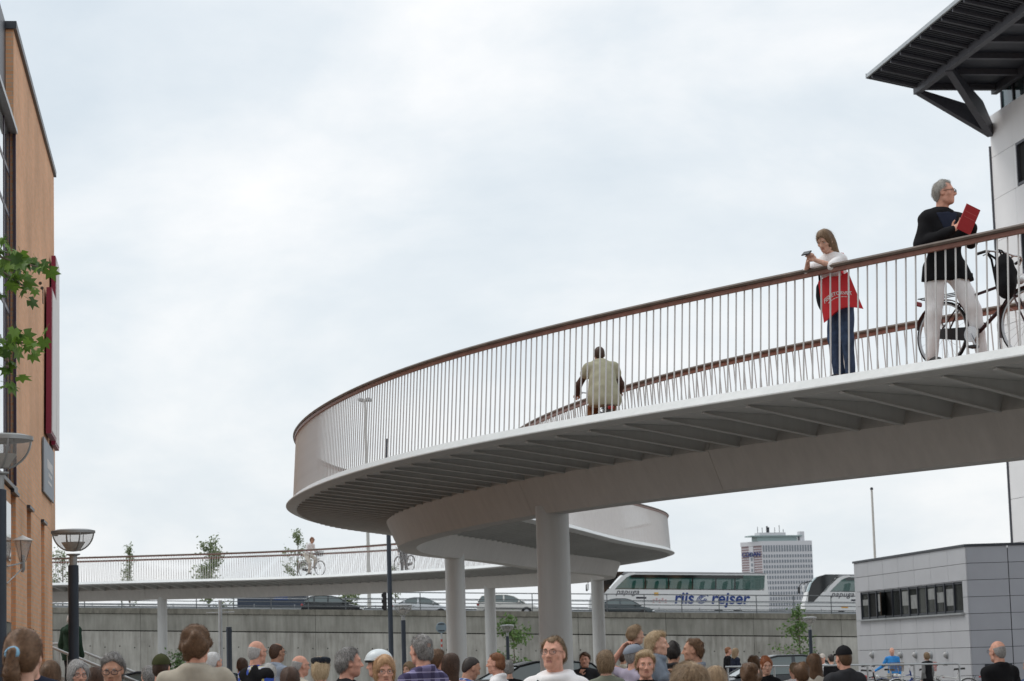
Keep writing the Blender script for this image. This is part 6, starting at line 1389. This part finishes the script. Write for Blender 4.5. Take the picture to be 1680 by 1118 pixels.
C('man in a dark jacket with his hand raised to his mouth', 959, 1072, 37, 172, skin='pink', hair='thick', hairc='brown', shirt='charcoal', coat=.015, collar=True, J={'elR': (.26, .02, 1.13), 'wrR': (.07, .15, 1.42)}, hands={'R': ((-.3, .1, .8), (-.3, -.6, 0), .7)})
C('woman with a streaked blond bob seen from behind', 993, 1069, 23, 5, fem=True, skin='fair', hair='bob', hairc='dirty', shirt='sage', nstr=2400)
C('distant dark-haired man between the bob and the raised arm', 1022, 1072, 50, -40, skin='tan', hair='short', hairc='darkbrown', shirt='stone')
fa, _ = C('man in a grey cap and lilac shirt holding a child on his shoulders', 1040, 1054, 25, -60, skin='pink', hair='buzz', hairc='grey', hat='flat', hatc=cloth('cap_grey', (.26, .29, .34)), shirt='lilac', hat_extra=.03, glasses='sun', head=(0, R(12), 0), J={'elL': (-.43, -.06, 1.57), 'wrL': (-.20, .0, 1.80), 'shL': (-.19, 0, 1.47)}, hands={'L': ((.7, .1, .35), (.1, .1, -.8), .5)})
kid = {'pel': (0, 0, .52), 'hipL': (-.09, 0, .50), 'hipR': (.09, 0, .50), 'knL': (-.15, .22, .47), 'knR': (.15, .22, .47), 'anL': (-.14, .24, .20), 'anR': (.14, .24, .20), 'chest': (0, .0, .80), 'neck': (0, 0, .97), 'head': (0, .03, 1.155), 'shL': (-.13, 0, .90), 'shR': (.13, 0, .90), 'elL': (-.18, .12, .72), 'elR': (.18, .12, .72), 'wrL': (-.09, .24, .72), 'wrR': (.09, .24, .72)}
p = at(1040, 1030, 25.15); person('small child riding on the shoulders of the man in the grey cap', (p.x, p.y, p.z - 1.28 * .62), R(-70), 1.80 * .62, skin='fair', hair='thick', hairc='dirty', shirt='navy', J=kid, hscale=1.28, seated=True, nstr=900)
C('woman with short white-blond hair facing the camera, below the toddler', 1058, 1069, 20, 172, fem=True, skin='pink', hair='thick', hairc='blond', shirt='black', nstr=2600, fine=.007, head=(R(10), R(-6), 0), J={'elR': (.25, .0, 1.17), 'wrR': (.20, .20, 1.22), 'elL': (-.28, .0, 1.18), 'wrL': (-.25, -.18, 1.20)})
p = at(1074, 1039, 20.6); person('blond toddler in a grey-blue jacket looking right', (p.x, p.y, p.z - 1.30 * .66), R(-100), 1.80 * .66, skin='fair', hair='thick', hairc='blond', shirt='bluegrey', coat=.02, J=kid, hscale=1.3, seated=True, nstr=2200, fine=.0085, hood=True)
C('dark-haired man seen from behind, right of the toddler', 1104, 1053, 26, -10, skin='tan', hair='short', hairc='black', shirt='charcoal', collar=True)
C('man with receding brown hair in profile facing left, blue-grey shirt', 1139, 1048, 23.3, 82, skin='tan', hair='crop', hairc='brown', shirt='bluegrey', collar=True, nstr=1200, fine=.0075, J={'elL': (-.25, .08, 1.14), 'wrL': (-.08, .30, 1.40)}, hands={'L': ((.4, -.2, .6), (0, -.6, .2), .8)})
C('top of a dark blond head at the bottom edge, nearest the camera', 1131, 1093, 11.2, 20, fem=True, hair='thick', hairc='dirty', shirt='charcoal', nstr=4500, hscale=1.04, fine=.007)
C('light brown head just right of the nearest blond head', 1173, 1096, 14.5, -10, fem=True, hair='bob', hairc='dirty', shirt='navy', nstr=2200)
C('distant man in dark clothes standing by the concrete wall', 1194, 1062, 72, -75, skin='pink', hair='short', hairc='auburn', shirt='black', nstr=250, fine=.011)
C('distant woman in a navy top beside the man at the wall', 1206, 1064, 70, -60, fem=True, hair='long', hairc='dirty', shirt='navy', trousers='cream', nstr=250, fine=.011)
C('dark-haired woman with hair pinned up at the bottom edge', 1231, 1088, 17.5, 10, fem=True, hair='updo', hairc='brown', shirt='black', nstr=2000)
C('brown-haired person left of the red-haired woman', 1237, 1077, 31, 20, hair='thick', hairc='brown', shirt='grey')
C('red-haired woman in black facing the camera with eyes lowered', 1256, 1078, 28.5, 186, fem=True, skin='fair', hair='updo', hairc='red', shirt='black', head=(0, R(-10), 0), nstr=1200)
C('person with thin fair hair left of the brown-haired child', 1303, 1087, 30, 10, hair='buzz', hairc='dirty', skin='pink', shirt='white')
C('child with brown hair low in front of the long-haired woman', 1315, 1090, 24, 0, hair='thick', hairc='brown', shirt='navy', hscale=1.05, nstr=1500)
C('woman with long brown hair right of the red-haired woman', 1335, 1074, 26, 25, fem=True, hair='long', hairc='brown', shirt='cream', nstr=2400)
C('man in a black baseball cap and charcoal jacket', 1384, 1058, 23.2, 22, skin='pink', hair='buzz', hairc='brown', hat='cap', hatc=cloth('cap_black', (.013, .013, .015)), shirt='charcoal', coat=.018, collar=True, hat_extra=.03)
C('distant person in a light cap left of the black baseball cap', 1349, 1074, 55, 160, skin='pink', hair='buzz', hairc='grey', hat='cap', hatc=cloth('cap_cream', (.55, .5, .45)), shirt='white', nstr=200, fine=.011)
C('distant person in dark clothes left of the black baseball cap', 1363, 1074, 54, 20, hair='short', hairc='black', shirt='black', nstr=200, fine=.011)
C('older man in a bright blue shirt and stone trousers by the pavilion', 1463, 1063, 69, 172, skin='pink', hair='bald', hairc='grey', shirt='skyblue', trousers='stone', hem=.92, J={'elL': (-.24, .02, 1.14), 'wrL': (-.22, .05, .90), 'elR': (.34, .02, 1.20), 'wrR': (.58, .12, 1.06)}, nstr=200, fine=.011)
C('woman in a black vest over grey top beside the bicycles', 1520, 1071, 62, 30, fem=True, hair='bob', hairc='dirty', shirt='grey', vest='black', trousers='black', nstr=250, fine=.011)
C('bald man with glasses in a black jacket at the right', 1637, 1052, 24, 30, skin='pink', hair='bald', hairc='grey', shirt='black', coat=.014, collar=True, glasses='thin', nstr=900, fine=.0075)
C('person in a blue top cut by the right edge of the photo', 1690, 1078, 25, 20, hair='short', hairc='white', shirt='skyblue2') if CL.setdefault('skyblue2', cloth('muted_blue', (.10, .14, .26))) else None
# man on the stairs behind the street lamp
p = at(117, 1042, 50.2); person('man in a dark green hooded jacket on the stairs behind the lamp post', (p.x, p.y, 1.02), R(-30), 1.72, skin='pink', hair='short', hairc='white', shirt='green', coat=.03, hood=True, trousers='black', hem=.8, fine=.011, nstr=300)
# bicycles parked by the pavilion
for k, (x, D, fmn, bs, deg) in enumerate(((1414, 66, 'black', False, 20), (1440, 67, 'silver', False, -15), (1476, 68, 'blue', False, 25), (1500, 66, 'white', 'wicker', 200), (1556, 64, 'white', 'red', 195))):
    p = at(x, 1105, D); bicycle(['leftmost black bicycle parked by the pavilion', 'silver bicycle parked left of the man in the blue shirt', 'blue bicycle parked right of the man in the blue shirt', 'white bicycle with wicker basket beside the woman in the vest', 'white bicycle with a red basket at the end of the handrail'][k], (p.x, p.y, 0), R(deg), FM[fmn], basket=bs, rack=True, group='bicycles parked by the pavilion')
